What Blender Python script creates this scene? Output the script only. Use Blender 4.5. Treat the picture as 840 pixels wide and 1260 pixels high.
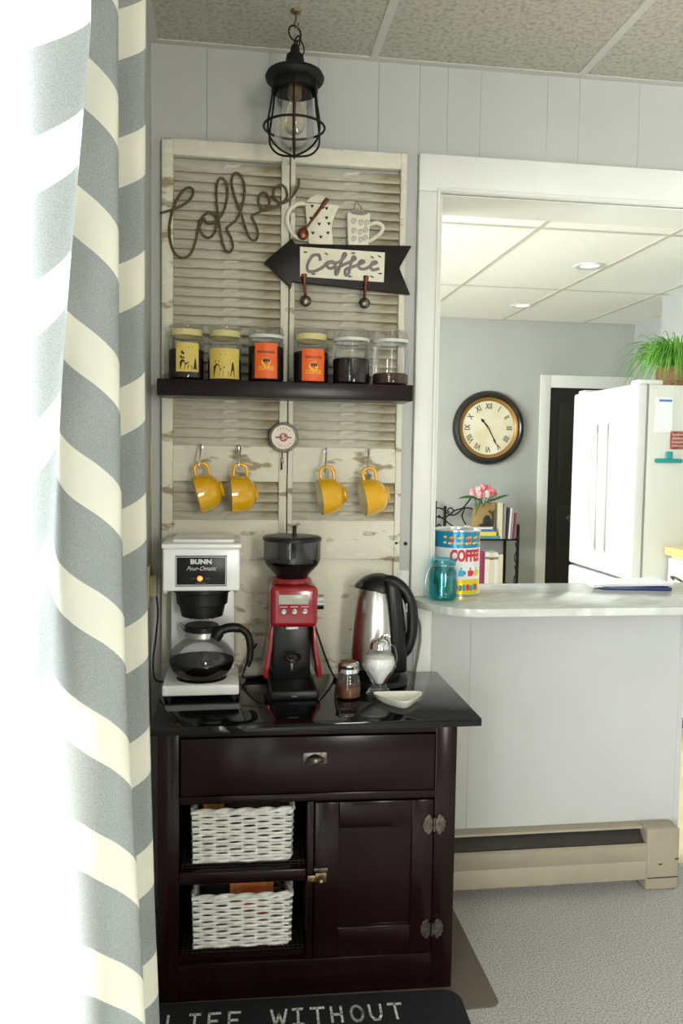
import bpy, bmesh, math, random
from mathutils import Vector, Matrix
random.seed(7)
PI = math.pi
scn = bpy.context.scene
COL = scn.collection
for o in list(bpy.data.objects): bpy.data.objects.remove(o)

# ------------------------------------------------------------------ camera
YAW, PITCH, ROLL, FPX = math.radians(7.85), math.radians(3.8), math.radians(0.86), 1000.0
cam_d = bpy.data.cameras.new('camera'); cam = bpy.data.objects.new('camera', cam_d); COL.objects.link(cam)
fwd = Vector((math.sin(YAW)*math.cos(PITCH), math.cos(YAW)*math.cos(PITCH), -math.sin(PITCH)))
rgt = Vector((math.cos(YAW), -math.sin(YAW), 0)); upv = rgt.cross(fwd)
r2 = rgt*math.cos(ROLL) + upv*math.sin(ROLL); u2 = upv*math.cos(ROLL) - rgt*math.sin(ROLL)
m = Matrix((r2, u2, -fwd)).transposed().to_4x4(); m.translation = (0, 0, 1.35)
cam.matrix_world = m
cam_d.sensor_fit = 'VERTICAL'; cam_d.sensor_height = 24.0; cam_d.lens = 24.0*FPX/1260.0
cam_d.clip_start = 0.02
scn.camera = cam

# ------------------------------------------------------------------ world, daylight, exposure
scn.view_settings.view_transform = 'Standard'; scn.view_settings.look = 'None'
scn.view_settings.gamma = 1.0; scn.view_settings.use_curve_mapping = False
scn.view_settings.exposure = 0.0
world = bpy.data.worlds.new('world'); scn.world = world; world.use_nodes = True
bgn = world.node_tree.nodes['Background']
bgn.inputs['Color'].default_value = (0.80, 0.90, 1.0, 1); bgn.inputs['Strength'].default_value = 1.0

def area_light(name, loc, direction, sx, sy, watts, col, spread=180):
    d = bpy.data.lights.new(name, 'AREA'); d.shape = 'RECTANGLE'; d.size = sx; d.size_y = sy
    d.energy = watts; d.color = col; d.spread = math.radians(spread)
    o = bpy.data.objects.new(name, d); COL.objects.link(o); o.location = loc
    o.rotation_euler = Vector(direction).to_track_quat('-Z', 'Y').to_euler()
    return o
# daylight coming in at the glazed door beside the camera, the dining window behind it and the kitchen window
area_light('daylight_glass_door_offscreen', (-0.46, 0.01, 1.13), (1, 0, 0), 2.12, 2.0, 205, (0.93, 0.97, 1.0))
area_light('daylight_room_window_offscreen', (1.265, -2.80, 1.45), (0, 1, 0), 0.60, 1.45, 85, (1.0, 0.95, 0.86))
area_light('daylight_kitchen_window_offscreen', (-1.34, 3.80, 1.65), (1, 0, 0), 1.8, 1.3, 175, (0.92, 0.97, 1.0))

sun_d = bpy.data.lights.new('sun_offscreen', 'SUN'); sun_d.energy = 9.0; sun_d.angle = math.radians(0.6); sun_d.color = (1.0, 0.95, 0.86)
sun = bpy.data.objects.new('sun_offscreen', sun_d); COL.objects.link(sun); sun.location = (3, -5, 4)
sun.rotation_euler = Vector((-1.67, 3.65, -1.10)).to_track_quat('-Z', 'Y').to_euler()

# ------------------------------------------------------------------ materials
def newmat(name):
    mt = bpy.data.materials.new(name); mt.use_nodes = True
    nt = mt.node_tree; b = nt.nodes['Principled BSDF']
    return mt, nt, b
def rgba(c): return (c[0], c[1], c[2], 1)
def P(name, col, rough=0.5, metal=0.0, col2=None, scale=20.0, stretch=(1, 1, 1), lo=0.4, hi=0.65, bump=0.0, bscale=None,
      coat=0.0, emit=0.0, detail=5.0, col3=None, lo3=0.6, hi3=0.7, scale3=None, spec=0.5, bdist=0.003):
    mt, nt, b = newmat(name); N, L = nt.nodes, nt.links
    b.inputs['Base Color'].default_value = rgba(col); b.inputs['Roughness'].default_value = rough
    b.inputs['Metallic'].default_value = metal; b.inputs['Coat Weight'].default_value = coat
    b.inputs['Specular IOR Level'].default_value = spec
    tc = N.new('ShaderNodeTexCoord'); mp = N.new('ShaderNodeMapping'); mp.inputs['Scale'].default_value = stretch
    L.new(tc.outputs['Object'], mp.inputs['Vector'])
    def noise(sc, dt=detail):
        n = N.new('ShaderNodeTexNoise'); n.inputs['Scale'].default_value = sc; n.inputs['Detail'].default_value = dt
        L.new(mp.outputs['Vector'], n.inputs['Vector']); return n
    def ramp(n, a, z):
        r = N.new('ShaderNodeMapRange'); r.inputs[1].default_value = a; r.inputs[2].default_value = z
        L.new(n.outputs['Fac'], r.inputs[0]); return r
    cur = None
    def mix(prev, base, c, fac):
        mx = N.new('ShaderNodeMix'); mx.data_type = 'RGBA'
        if prev is None: mx.inputs[6].default_value = rgba(base)
        else: L.new(prev, mx.inputs[6])
        mx.inputs[7].default_value = rgba(c); L.new(fac, mx.inputs[0]); return mx.outputs[2]
    if col2 is not None: cur = mix(cur, col, col2, ramp(noise(scale), lo, hi).outputs[0])
    if col3 is not None: cur = mix(cur, col, col3, ramp(noise(scale3 or scale*2.3), lo3, hi3).outputs[0])
    if cur is not None: L.new(cur, b.inputs['Base Color'])
    if bump > 0:
        bp = N.new('ShaderNodeBump'); bp.inputs['Strength'].default_value = bump; bp.inputs['Distance'].default_value = bdist
        L.new(noise(bscale or scale).outputs['Fac'], bp.inputs['Height']); L.new(bp.outputs['Normal'], b.inputs['Normal'])
    if emit > 0:
        b.inputs['Emission Color'].default_value = rgba(col); b.inputs['Emission Strength'].default_value = emit
    return mt
def GLASS(name, tint=(1, 1, 1), refl=0.035, edge=0.30, gcol=(1, 1, 1)):
    """thin clear glass: tinted see-through with a mirror film that grows at the rim"""
    mt, nt, b = newmat(name); N, L = nt.nodes, nt.links; N.remove(b)
    t = N.new('ShaderNodeBsdfTransparent'); t.inputs[0].default_value = rgba(tint)
    g = N.new('ShaderNodeBsdfGlossy'); g.inputs['Roughness'].default_value = 0.03; g.inputs['Color'].default_value = rgba(gcol)
    lw = N.new('ShaderNodeLayerWeight'); lw.inputs['Blend'].default_value = edge
    mr = N.new('ShaderNodeMapRange'); mr.inputs[1].default_value = 0.0; mr.inputs[2].default_value = 1.0
    mr.inputs[3].default_value = refl; mr.inputs[4].default_value = 0.65
    L.new(lw.outputs['Fresnel'], mr.inputs[0])
    mx = N.new('ShaderNodeMixShader'); L.new(mr.outputs[0], mx.inputs[0]); L.new(t.outputs[0], mx.inputs[1]); L.new(g.outputs[0], mx.inputs[2])
    L.new(mx.outputs[0], N['Material Output'].inputs['Surface'])
    return mt
def CURTAIN():
    mt, nt, b = newmat('chevron_cloth'); N, L = nt.nodes, nt.links
    uv = N.new('ShaderNodeUVMap'); uv.uv_map = 'UVMap'; sp = N.new('ShaderNodeSeparateXYZ'); L.new(uv.outputs['UV'], sp.inputs[0])
    def M(op, a, c, v2=None):
        n = N.new('ShaderNodeMath'); n.operation = op
        for i, q in enumerate((a, c)):
            if q is None: continue
            if isinstance(q, (int, float)): n.inputs[i].default_value = q
            else: L.new(q, n.inputs[i])
        return n.outputs[0]
    h = M('ADD', sp.outputs['Y'], M('MULTIPLY', sp.outputs['X'], 0.125))
    fr = M('FRACT', M('DIVIDE', M("ADD", h, CH_OFF), 0.166), None)
    st = N.new('ShaderNodeMapRange'); st.inputs[1].default_value = 0.392; st.inputs[2].default_value = 0.400; L.new(fr, st.inputs[0])
    tc = N.new('ShaderNodeTexCoord'); no = N.new('ShaderNodeTexNoise'); no.inputs['Scale'].default_value = 700; no.inputs['Detail'].default_value = 2
    L.new(tc.outputs['Object'], no.inputs['Vector'])
    gm = N.new('ShaderNodeMix'); gm.data_type = 'RGBA'; gm.inputs[6].default_value = (0.20, 0.22, 0.215, 1); gm.inputs[7].default_value = (0.58, 0.61, 0.60, 1)
    L.new(no.outputs['Fac'], gm.inputs[0])
    cm = N.new('ShaderNodeMix'); cm.data_type = 'RGBA'; cm.inputs[6].default_value = (0.92, 0.90, 0.78, 1)
    L.new(st.outputs[0], cm.inputs[0]); L.new(gm.outputs[2], cm.inputs[7])
    d = N.new('ShaderNodeBsdfDiffuse'); tr = N.new('ShaderNodeBsdfTranslucent'); mx = N.new('ShaderNodeMixShader'); mx.inputs[0].default_value = 0.46
    L.new(cm.outputs[2], d.inputs['Color']); L.new(cm.outputs[2], tr.inputs['Color'])
    L.new(d.outputs[0], mx.inputs[1]); L.new(tr.outputs[0], mx.inputs[2]); L.new(mx.outputs[0], N['Material Output'].inputs['Surface']); N.remove(b)
    return mt
CH_OFF = -0.030

M = dict(
 wall=P('grey_wall_paint', (0.52, 0.525, 0.50), 0.55, col2=(0.49, 0.495, 0.47), scale=3, bump=0.05, bscale=300),
 wall_kit=P('kitchen_wall_paint', (0.48, 0.49, 0.46), 0.6, col2=(0.45, 0.46, 0.43), scale=3),
 tile=P('mineral_ceiling_tile', (0.52, 0.49, 0.41), 0.9, col2=(0.34, 0.32, 0.26), scale=75, lo=0.45, hi=0.7, bump=0.6, bscale=140, bdist=0.004),
 tile_kit=P('white_ceiling_panel', (0.93, 0.93, 0.87), 0.7, col2=(0.90, 0.90, 0.84), scale=40),
 tbar=P('ceiling_grid_paint', (0.58, 0.56, 0.50), 0.5), tbar_kit=P('white_grid_paint', (0.60, 0.57, 0.48), 0.5),
 trim=P('white_trim_paint', (0.84, 0.84, 0.78), 0.35, col2=(0.80, 0.80, 0.74), scale=5),
 carpet=P('grey_berber_carpet', (0.62, 0.59, 0.55), 0.95, col2=(0.28, 0.27, 0.25), scale=210, lo=0.38, hi=0.66, detail=8.0, bump=0.8, bscale=330, bdist=0.006),
 vinyl=P('yellow_kitchen_vinyl', (0.72, 0.60, 0.34), 0.4, col2=(0.65, 0.54, 0.32), scale=8),
 shut=P('distressed_cream_paint', (0.74, 0.715, 0.58), 0.65, col2=(0.36, 0.29, 0.17), scale=17, stretch=(0.6, 1, 1.5), lo=0.585, hi=0.655, col3=(0.80, 0.78, 0.67), lo3=0.55, hi3=0.68, bump=0.3, bscale=30),
 slat=P('weathered_slat_paint', (0.60, 0.575, 0.47), 0.65, col2=(0.34, 0.28, 0.17), scale=6, stretch=(0.9, 1, 3.2), lo=0.49, hi=0.66, col3=(0.80, 0.78, 0.69), lo3=0.60, hi3=0.70, scale3=11, bump=0.25, bscale=40),
 iron=P('black_iron', (0.008, 0.008, 0.0075), 0.5, col2=(0.014, 0.013, 0.012), scale=60, spec=0.22),
 brass=P('aged_brass', (0.30, 0.24, 0.13), 0.35, metal=1.0, col2=(0.18, 0.13, 0.07), scale=80),
 steel=P('brushed_steel', (0.62, 0.60, 0.56), 0.28, metal=1.0, col2=(0.52, 0.50, 0.46), scale=40, stretch=(1, 1, 0.05)),
 chrome=P('chrome', (0.80, 0.80, 0.80), 0.10, metal=1.0),
 pewter=P('tarnished_pewter', (0.22, 0.195, 0.16), 0.35, metal=1.0, col2=(0.09, 0.08, 0.065), scale=90),
 copper=P('burnished_copper', (0.22, 0.075, 0.035), 0.3, metal=0.8, col2=(0.10, 0.03, 0.025), scale=60),
 rope=P('rusty_wrapped_wire', (0.12, 0.078, 0.032), 0.6, col2=(0.055, 0.038, 0.016), scale=150, bump=0.5),
 arrow=P('black_sign_paint', (0.006, 0.005, 0.0045), 0.4, col2=(0.016, 0.011, 0.008), scale=25, stretch=(0.3, 1, 1), spec=0.25),
 ivory=P('ivory_enamel', (0.80, 0.76, 0.60), 0.4, col2=(0.68, 0.60, 0.42), scale=22, lo=0.5, hi=0.8),
 ink=P('black_ink', (0.02, 0.02, 0.02), 0.5), greyink=P('grey_lettering', (0.22, 0.20, 0.19), 0.4), brownedge=P('brown_edge', (0.25, 0.17, 0.08), 0.5),
 plum=P('plum_black_paint', (0.009, 0.003, 0.0034), 0.28, col2=(0.012, 0.0045, 0.0045), scale=9, bump=0.06, bscale=14, spec=0.3),
 espresso=P('espresso_stain', (0.0115, 0.0034, 0.0034), 0.20, col2=(0.007, 0.0021, 0.0021), scale=6, stretch=(1, 1, 0.4), bump=0.08, bscale=10, spec=0.25),
 blacktop=P('black_granite_gloss', (0.004, 0.004, 0.0045), 0.05, col2=(0.008, 0.008, 0.009), scale=400, spec=0.4),
 glass=GLASS('clear_glass'), aqua=GLASS('aqua_glass', (0.42, 0.87, 0.92), 0.06, 0.4, (0.7, 1, 1)),
 smoke=GLASS('smoky_hopper_plastic', (0.30, 0.28, 0.27), 0.06, 0.3), pane=GLASS('window_pane', (0.97, 0.98, 0.98), 0.03, 0.1),
 beans=P('coffee_beans', (0.008, 0.004, 0.0025), 0.5, col2=(0.022, 0.011, 0.007), scale=160, bump=0.9, bscale=170, spec=0.2),
 grounds=P('ground_coffee', (0.085, 0.035, 0.020), 0.9, col2=(0.05, 0.02, 0.012), scale=300, bump=0.5),
 cinnamon=P('cinnamon', (0.22, 0.08, 0.03), 0.9, col2=(0.16, 0.055, 0.02), scale=200), sugar=P('white_sugar', (0.85, 0.85, 0.82), 0.9),
 coffee=P('black_coffee', (0.004, 0.002, 0.0015), 0.5, spec=0.05),
 labely=P('yellow_label', (0.72, 0.55, 0.12), 0.5, col2=(0.66, 0.48, 0.10), scale=20), labelo=P('orange_label', (0.86, 0.13, 0.015), 0.5), 
 gold=P('yellow_print', (0.90, 0.52, 0.03), 0.5), gasket=P('cream_gasket', (0.66, 0.58, 0.26), 0.5), seal=P('white_seal', (0.66, 0.68, 0.62), 0.5),
 mug=P('yellow_glaze', (0.80, 0.44, 0.010), 0.10, col2=(0.74, 0.38, 0.008), scale=10, coat=0.5), mugin=P('pale_glaze', (0.78, 0.70, 0.42), 0.12, coat=0.4),
 dial=P('cream_dial', (0.75, 0.66, 0.55), 0.35), red=P('dark_red_print', (0.28, 0.02, 0.02), 0.4),
 bunnw=P('white_appliance_enamel', (0.93, 0.94, 0.93), 0.25), bplastic=P('black_plastic', (0.007, 0.007, 0.0075), 0.32, bump=0.05, bscale=200, spec=0.32), panel=P('black_label_panel', (0.008, 0.009, 0.009), 0.3, spec=0.3),
 silver=P('silver_print', (0.70, 0.70, 0.70), 0.4), lamp=P('orange_indicator_lamp', (1.0, 0.16, 0.03), 0.3, emit=3.0), lampw=P('hot_indicator_core', (1.0, 0.45, 0.12), 0.3, emit=5.0),
 gred=P('cranberry_enamel', (0.30, 0.008, 0.014), 0.18, coat=0.4), lcd=P('lcd_glass', (0.42, 0.44, 0.36), 0.25),
 dishw=P('ivory_china', (0.80, 0.78, 0.66), 0.25), cord=P('black_cord', (0.012, 0.012, 0.012), 0.5), beige=P('aged_beige_plastic', (0.50, 0.44, 0.24), 0.5), plate=P('white_switch_plate', (0.80, 0.80, 0.76), 0.35),
 wicker=P('white_painted_wicker', (0.80, 0.80, 0.76), 0.55, col2=(0.66, 0.65, 0.60), scale=40), orange=P('orange_packaging', (0.75, 0.16, 0.03), 0.45, col2=(0.85, 0.32, 0.12), scale=14), darkpack=P('black_packaging', (0.012, 0.013, 0.018), 0.35), amber=P('amber_packaging', (0.62, 0.28, 0.03), 0.5),
 wire=P('dark_wire', (0.05, 0.045, 0.04), 0.4, metal=0.7),
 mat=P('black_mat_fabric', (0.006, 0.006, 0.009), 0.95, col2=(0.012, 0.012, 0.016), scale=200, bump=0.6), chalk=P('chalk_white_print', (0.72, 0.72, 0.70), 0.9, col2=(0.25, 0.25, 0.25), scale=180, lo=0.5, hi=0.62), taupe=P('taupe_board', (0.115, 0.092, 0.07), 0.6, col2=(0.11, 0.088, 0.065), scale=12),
 heater=P('beige_heater_enamel', (0.34, 0.295, 0.215), 0.45, col2=(0.31, 0.27, 0.195), scale=10), fin=P('dark_fin_metal', (0.03, 0.022, 0.018), 0.6),
 marble=P('pale_marble_laminate', (0.66, 0.67, 0.63), 0.16, col2=(0.50, 0.51, 0.47), scale=7, stretch=(1, 1.6, 1), lo=0.42, hi=0.72, col3=(0.78, 0.79, 0.76), lo3=0.55, hi3=0.7),
 tinb=P('blue_tin_print', (0.01, 0.27, 0.47), 0.25, metal=0.3), tinw=P('white_tin_print', (0.78, 0.79, 0.76), 0.25), tiny=P('yellow_tin_print', (0.85, 0.66, 0.01), 0.22, metal=0.3), tinr=P('red_tin_print', (0.60, 0.02, 0.04), 0.3), tinm=P('tin_rim', (0.7, 0.7, 0.68), 0.2, metal=1.0),
 paper=P('white_paper', (0.86, 0.87, 0.88), 0.6), navy=P('navy_cover', (0.015, 0.04, 0.16), 0.35),
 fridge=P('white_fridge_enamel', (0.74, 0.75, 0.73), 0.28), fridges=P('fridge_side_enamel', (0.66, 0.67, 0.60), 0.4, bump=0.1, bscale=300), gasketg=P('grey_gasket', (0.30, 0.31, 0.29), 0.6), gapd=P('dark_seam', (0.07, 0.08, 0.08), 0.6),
 teal=P('teal_plastic', (0.01, 0.30, 0.28), 0.35), magnet=P('maroon_magnet', (0.22, 0.03, 0.03), 0.4, col2=(0.45, 0.16, 0.12), scale=60), bluep=P('blue_print', (0.10, 0.20, 0.50), 0.5),
 butcher=P('butcher_block', (0.76, 0.60, 0.24), 0.4, col2=(0.70, 0.53, 0.20), scale=12, stretch=(1, 0.2, 1)), cabw=P('white_cabinet_paint', (0.84, 0.84, 0.80), 0.35),
 doord=P('black_brown_door', (0.012, 0.009, 0.006), 0.45), clockb=P('black_clock_frame', (0.014, 0.011, 0.009), 0.25, coat=0.3), clockg=P('antique_gold', (0.42, 0.23, 0.07), 0.35, metal=0.6), face=P('aged_clock_face', (0.84, 0.80, 0.62), 0.5, col2=(0.74, 0.66, 0.42), scale=6),
 leaf=P('fresh_green_leaf', (0.10, 0.32, 0.03), 0.5, col2=(0.20, 0.45, 0.06), scale=8), leafd=P('dark_green_leaf', (0.03, 0.13, 0.02), 0.5), tulip=P('pink_tulip', (0.85, 0.16, 0.20), 0.5, col2=(0.90, 0.50, 0.50), scale=25), tulipp=P('pale_pink_tulip', (0.90, 0.62, 0.62), 0.5, col2=(0.85, 0.3, 0.35), scale=22),
 vase=P('brown_patterned_vase', (0.34, 0.23, 0.09), 0.4, col2=(0.05, 0.03, 0.02), scale=10, lo=0.5, hi=0.56), basket=P('woven_basket', (0.28, 0.15, 0.06), 0.7, col2=(0.12, 0.06, 0.025), scale=60, stretch=(1, 1, 3), bump=0.6), soil=P('dark_moss', (0.02, 0.028, 0.012), 0.9, col2=(0.05, 0.06, 0.02), scale=50, bump=0.8),
 bulb=GLASS('bulb_glass', (1.0, 0.93, 0.80), 0.06, 0.3), downl=P('downlight_reflector', (0.82, 0.83, 0.82), 0.3, metal=0.2), lens=P('downlight_lens', (0.95, 0.95, 0.92), 0.3, emit=0.6), filament=P('amber_socket', (0.15, 0.10, 0.05), 0.4),
)
for nm, c in dict(bk_yellow=(0.80, 0.62, 0.04), bk_blue=(0.06, 0.14, 0.45), bk_white=(0.78, 0.77, 0.70), bk_cream=(0.72, 0.66, 0.48), bk_plum=(0.30, 0.03, 0.10), bk_grey=(0.30, 0.28, 0.28), bk_dark=(0.05, 0.04, 0.05), bk_red=(0.50, 0.06, 0.05), bk_teal=(0.08, 0.28, 0.34)).items():
    M[nm] = P(nm, c, 0.5)

# ------------------------------------------------------------------ mesh helpers
class MB:
    def __init__(s): s.v = []; s.f = []
    def add(s, vs, fs):
        n = len(s.v); s.v += [tuple(q) for q in vs]; s.f += [tuple(i+n for i in f) for f in fs]; return s
    def box(s, x0, x1, y0, y1, z0, z1):
        return s.add([(x0,y0,z0),(x1,y0,z0),(x1,y1,z0),(x0,y1,z0),(x0,y0,z1),(x1,y0,z1),(x1,y1,z1),(x0,y1,z1)],
                     [(0,3,2,1),(4,5,6,7),(0,1,5,4),(1,2,6,5),(2,3,7,6),(3,0,4,7)])
    def prism(s, poly, a, b, plane='XZ'):
        def q(p, d): return (p[0], d, p[1]) if plane == 'XZ' else ((d, p[0], p[1]) if plane == 'YZ' else (p[0], p[1], d))
        n = len(poly)
        return s.add([q(p, a) for p in poly]+[q(p, b) for p in poly],
                     [tuple(range(n)), tuple(range(2*n-1, n-1, -1))]+[(i, i+n, (i+1) % n+n, (i+1) % n) for i in range(n)])
    def lathe(s, prof, c=(0, 0, 0), seg=28, axis='Z', a0=0, a1=2*PI):
        full = abs(a1-a0-2*PI) < 1e-6; cnt = seg if full else seg+1; vs = []
        for r, z in prof:
            for k in range(cnt):
                a = a0+(a1-a0)*k/seg; x, y = r*math.cos(a), r*math.sin(a)
                p = (x, y, z) if axis == 'Z' else ((z, x, y) if axis == 'X' else (x, z, y))
                vs.append((p[0]+c[0], p[1]+c[1], p[2]+c[2]))
        fs = []
        for i in range(len(prof)-1):
            for k in range(seg):
                k2 = (k+1) % cnt
                fs.append((i*cnt+k, i*cnt+k2, (i+1)*cnt+k2, (i+1)*cnt+k))
        return s.add(vs, fs)
    def tube(s, pts, r, seg=8, closed=False, flat=None):
        pts = [Vector(p) for p in pts]; n = len(pts); rs = r if isinstance(r, (list, tuple)) else [r]*n
        vs = []; prev = None
        for i, p in enumerate(pts):
            a = pts[(i-1) % n] if (closed or i > 0) else p; b = pts[(i+1) % n] if (closed or i < n-1) else p
            t = (b-a); t = t.normalized() if t.length > 1e-9 else Vector((0, 0, 1))
            if prev is None:
                u = t.orthogonal().normalized()
            else:
                u = (prev - t*prev.dot(t)); u = u.normalized() if u.length > 1e-6 else t.orthogonal().normalized()
            prev = u; w = t.cross(u)
            for k in range(seg):
                an = 2*PI*k/seg
                vs.append(p+(u*math.cos(an)+w*math.sin(an))*rs[i])
        fs = []
        for i in range(n if closed else n-1):
            j = (i+1) % n
            for k in range(seg):
                k2 = (k+1) % seg; fs.append((i*seg+k, i*seg+k2, j*seg+k2, j*seg+k))
        if not closed: fs += [tuple(range(seg-1, -1, -1)), tuple((n-1)*seg+k for k in range(seg))]
        return s.add(vs, fs)
    def cyl(s, p0, p1, r, seg=16, r1=None):
        return s.tube([p0, p1], [r, r if r1 is None else r1], seg)
    def ball(s, c, rx, ry=None, rz=None, seg=16, rings=10):
        ry = ry or rx; rz = rz or rx; vs = []; fs = []
        for i in range(rings+1):
            ph = PI*i/rings
            for k in range(seg):
                a = 2*PI*k/seg; vs.append((c[0]+rx*math.sin(ph)*math.cos(a), c[1]+ry*math.sin(ph)*math.sin(a), c[2]+rz*math.cos(ph)))
        for i in range(rings):
            for k in range(seg):
                k2 = (k+1) % seg; fs.append((i*seg+k, (i+1)*seg+k, (i+1)*seg+k2, i*seg+k2))
        return s.add(vs, fs)
    def xf(s, mat):
        s.v = [tuple(mat @ Vector(p)) for p in s.v]; return s
    def build(s, name, mat, parent=None, bevel=0.0, seg=2, loc=None, rot=None, smooth=True):
        me = bpy.data.meshes.new(name); me.from_pydata(s.v, [], s.f)
        bm = bmesh.new(); bm.from_mesh(me)
        bmesh.ops.remove_doubles(bm, verts=bm.verts, dist=1e-6)
        bmesh.ops.recalc_face_normals(bm, faces=bm.faces)
        if bevel > 0:
            es = [e for e in bm.edges if len(e.link_faces) == 2 and e.calc_face_angle(0) > 0.5]
            bmesh.ops.bevel(bm, geom=es, offset=bevel, segments=seg, profile=0.5, affect='EDGES', clamp_overlap=True)
        bm.to_mesh(me); bm.free()
        if smooth and len(me.polygons):
            me.polygons.foreach_set('use_smooth', [True]*len(me.polygons)); me.set_sharp_from_angle(angle=math.radians(38))
        me.materials.append(M[mat] if isinstance(mat, str) else mat)
        return link(name, me, parent, loc, rot)
def link(name, me, parent=None, loc=None, rot=None):
    o = bpy.data.objects.new(name, me); COL.objects.link(o)
    if parent is not None: o.parent = parent
    if loc is not None: o.location = loc
    if rot is not None: o.rotation_euler = rot
    return o
def tag(o, label, cat, group=None, kind=None):
    o['label'] = label; o['category'] = cat
    if group: o['group'] = group
    if kind: o['kind'] = kind
    return o
def thing(name, label, cat, loc=(0, 0, 0), rz=0, group=None):
    o = bpy.data.objects.new(name, None); COL.objects.link(o); o.location = loc; o.rotation_euler = (0, 0, rz)
    o.empty_display_size = 0.05
    return tag(o, label, cat, group)
def struct(o): o['kind'] = 'structure'; return o
def stuff(o): o['kind'] = 'stuff'; return o
def spline(pts, n=6, closed=False):
    """Catmull-Rom through the points"""
    P_ = [Vector(p) for p in pts]; N_ = len(P_); out = []
    rng = range(N_ if closed else N_-1)
    for i in rng:
        g = (lambda k: P_[k % N_]) if closed else (lambda k: P_[max(0, min(N_-1, k))])
        a, b, c, d = g(i-1), g(i), g(i+1), g(i+2)
        for k in range(n):
            t = k/n
            out.append(0.5*((2*b)+(c-a)*t+(2*a-5*b+4*c-d)*t*t+(3*b-a-3*c+d)*t**3))
    if not closed: out.append(P_[-1])
    return out
def bar(p0, p1, wx, wy):
    p0, p1 = Vector(p0), Vector(p1); q = (p1-p0).to_track_quat('Z', 'Y'); l = (p1-p0).length
    b = MB().box(-wx/2, wx/2, -wy/2, wy/2, 0, l); b.xf(Matrix.Translation(p0) @ q.to_matrix().to_4x4()); return b
def text(name, s, size, mat, parent, loc, rot=(PI/2, 0, 0), ext=0.0004, shear=0.0, xs=1.0, bend=None, bold=0.0, align='CENTER', space=1.0):
    cu = bpy.data.curves.new(name, 'FONT'); cu.body = s; cu.size = size; cu.extrude = ext; cu.align_x = align; cu.align_y = 'CENTER'; cu.shear = shear
    cu.offset = bold; cu.space_character = space; cu.resolution_u = 3
    t = bpy.data.objects.new(name, cu); COL.objects.link(t)
    me = bpy.data.meshes.new_from_object(t.evaluated_get(bpy.context.evaluated_depsgraph_get()))
    bpy.data.objects.remove(t); bpy.data.curves.remove(cu)
    for v in me.vertices:
        v.co.x *= xs
        if bend:
            a = v.co.x/bend; r = bend+v.co.z; v.co = Vector((r*math.sin(a), v.co.y, r*math.cos(a)))
    me.materials.clear(); me.materials.append(M[mat]); me.name = name
    return link(name, me, parent, loc, rot)
def curved(polys, r, th=0.0003):
    """small flat prints wrapped on a vertical cylinder of radius r; polys in (arc, height)"""
    b = MB()
    for poly in polys:
        n = len(poly); vs = []
        for rr in (r, r+th):
            for u, z in poly: vs.append((rr*math.sin(u/r), -rr*math.cos(u/r), z))
        b.add(vs, [tuple(range(n)), tuple(range(2*n-1, n-1, -1))]+[(i, i+n, (i+1) % n+n, (i+1) % n) for i in range(n)])
    return b
def wrap(u0, u1, z0, z1, r, th=0.0004, n=14):
    prof = [(r, z0), (r+th, z0), (r+th, z1), (r, z1), (r, z0)]
    return MB().lathe(prof, seg=n, a0=u0/r-PI/2, a1=u1/r-PI/2)
def disc(cx, cz, rx, rz=None, n=14, a0=0):
    rz = rz or rx
    return [(cx+rx*math.cos(a0+2*PI*k/n), cz+rz*math.sin(a0+2*PI*k/n)) for k in range(n)]
def copy_tree(o, parent=None):
    c = o.copy(); COL.objects.link(c)
    if parent is not None: c.parent = parent
    for ch in list(o.children): copy_tree(ch, c)
    return c

# ================================================================== THE SETTING
LX, WY, BY, CZ, KZ, KY = -0.225, 2.396, 2.570, 2.495, 2.420, 6.05
struct(MB().box(-0.36, 3.75, -2.75, 2.483, -0.10, 0.0).build('floor', 'carpet'))
struct(MB().box(-1.235, 3.75, 2.483, KY+0.15, -0.10, 0.0).build('floor_kitchen', 'vinyl'))
wb = struct(MB().box(LX, 0.609, WY, BY, 0, CZ).box(0.609, 2.60, WY, BY, 2.129, CZ).box(2.60, 3.60, WY, BY, 0, CZ).build('wall_back', 'wall'))
# grooved panelling boards on the wall, each its own board
def planks(parent, xs, z0, z1, mat):
    for a, b in zip(xs[:-1], xs[1:]):
        MB().box(a+0.0002, b-0.0002, WY-0.005, WY+0.001, z0, z1).build('plank', mat, parent, bevel=0.0006, seg=1)
planks(wb, [LX, -0.07, 0.105, 0.245, 0.42, 0.541], 0.0, CZ-0.001, 'wall')
planks(wb, [0.541, 0.625, 0.725, 0.93, 1.03, 1.22, 1.45, 1.62, 1.75, 1.98, 2.2, 2.35, 2.60], 2.237, CZ-0.001, 'wall')
hw = struct(MB().box(0.609, 1.447, WY, BY, 0, 0.914).build('wall_half', 'wall'))
planks(hw, [0.556, 0.604, 0.737, 1.428, 1.447], 0.0, 0.914, 'wall')
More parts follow.
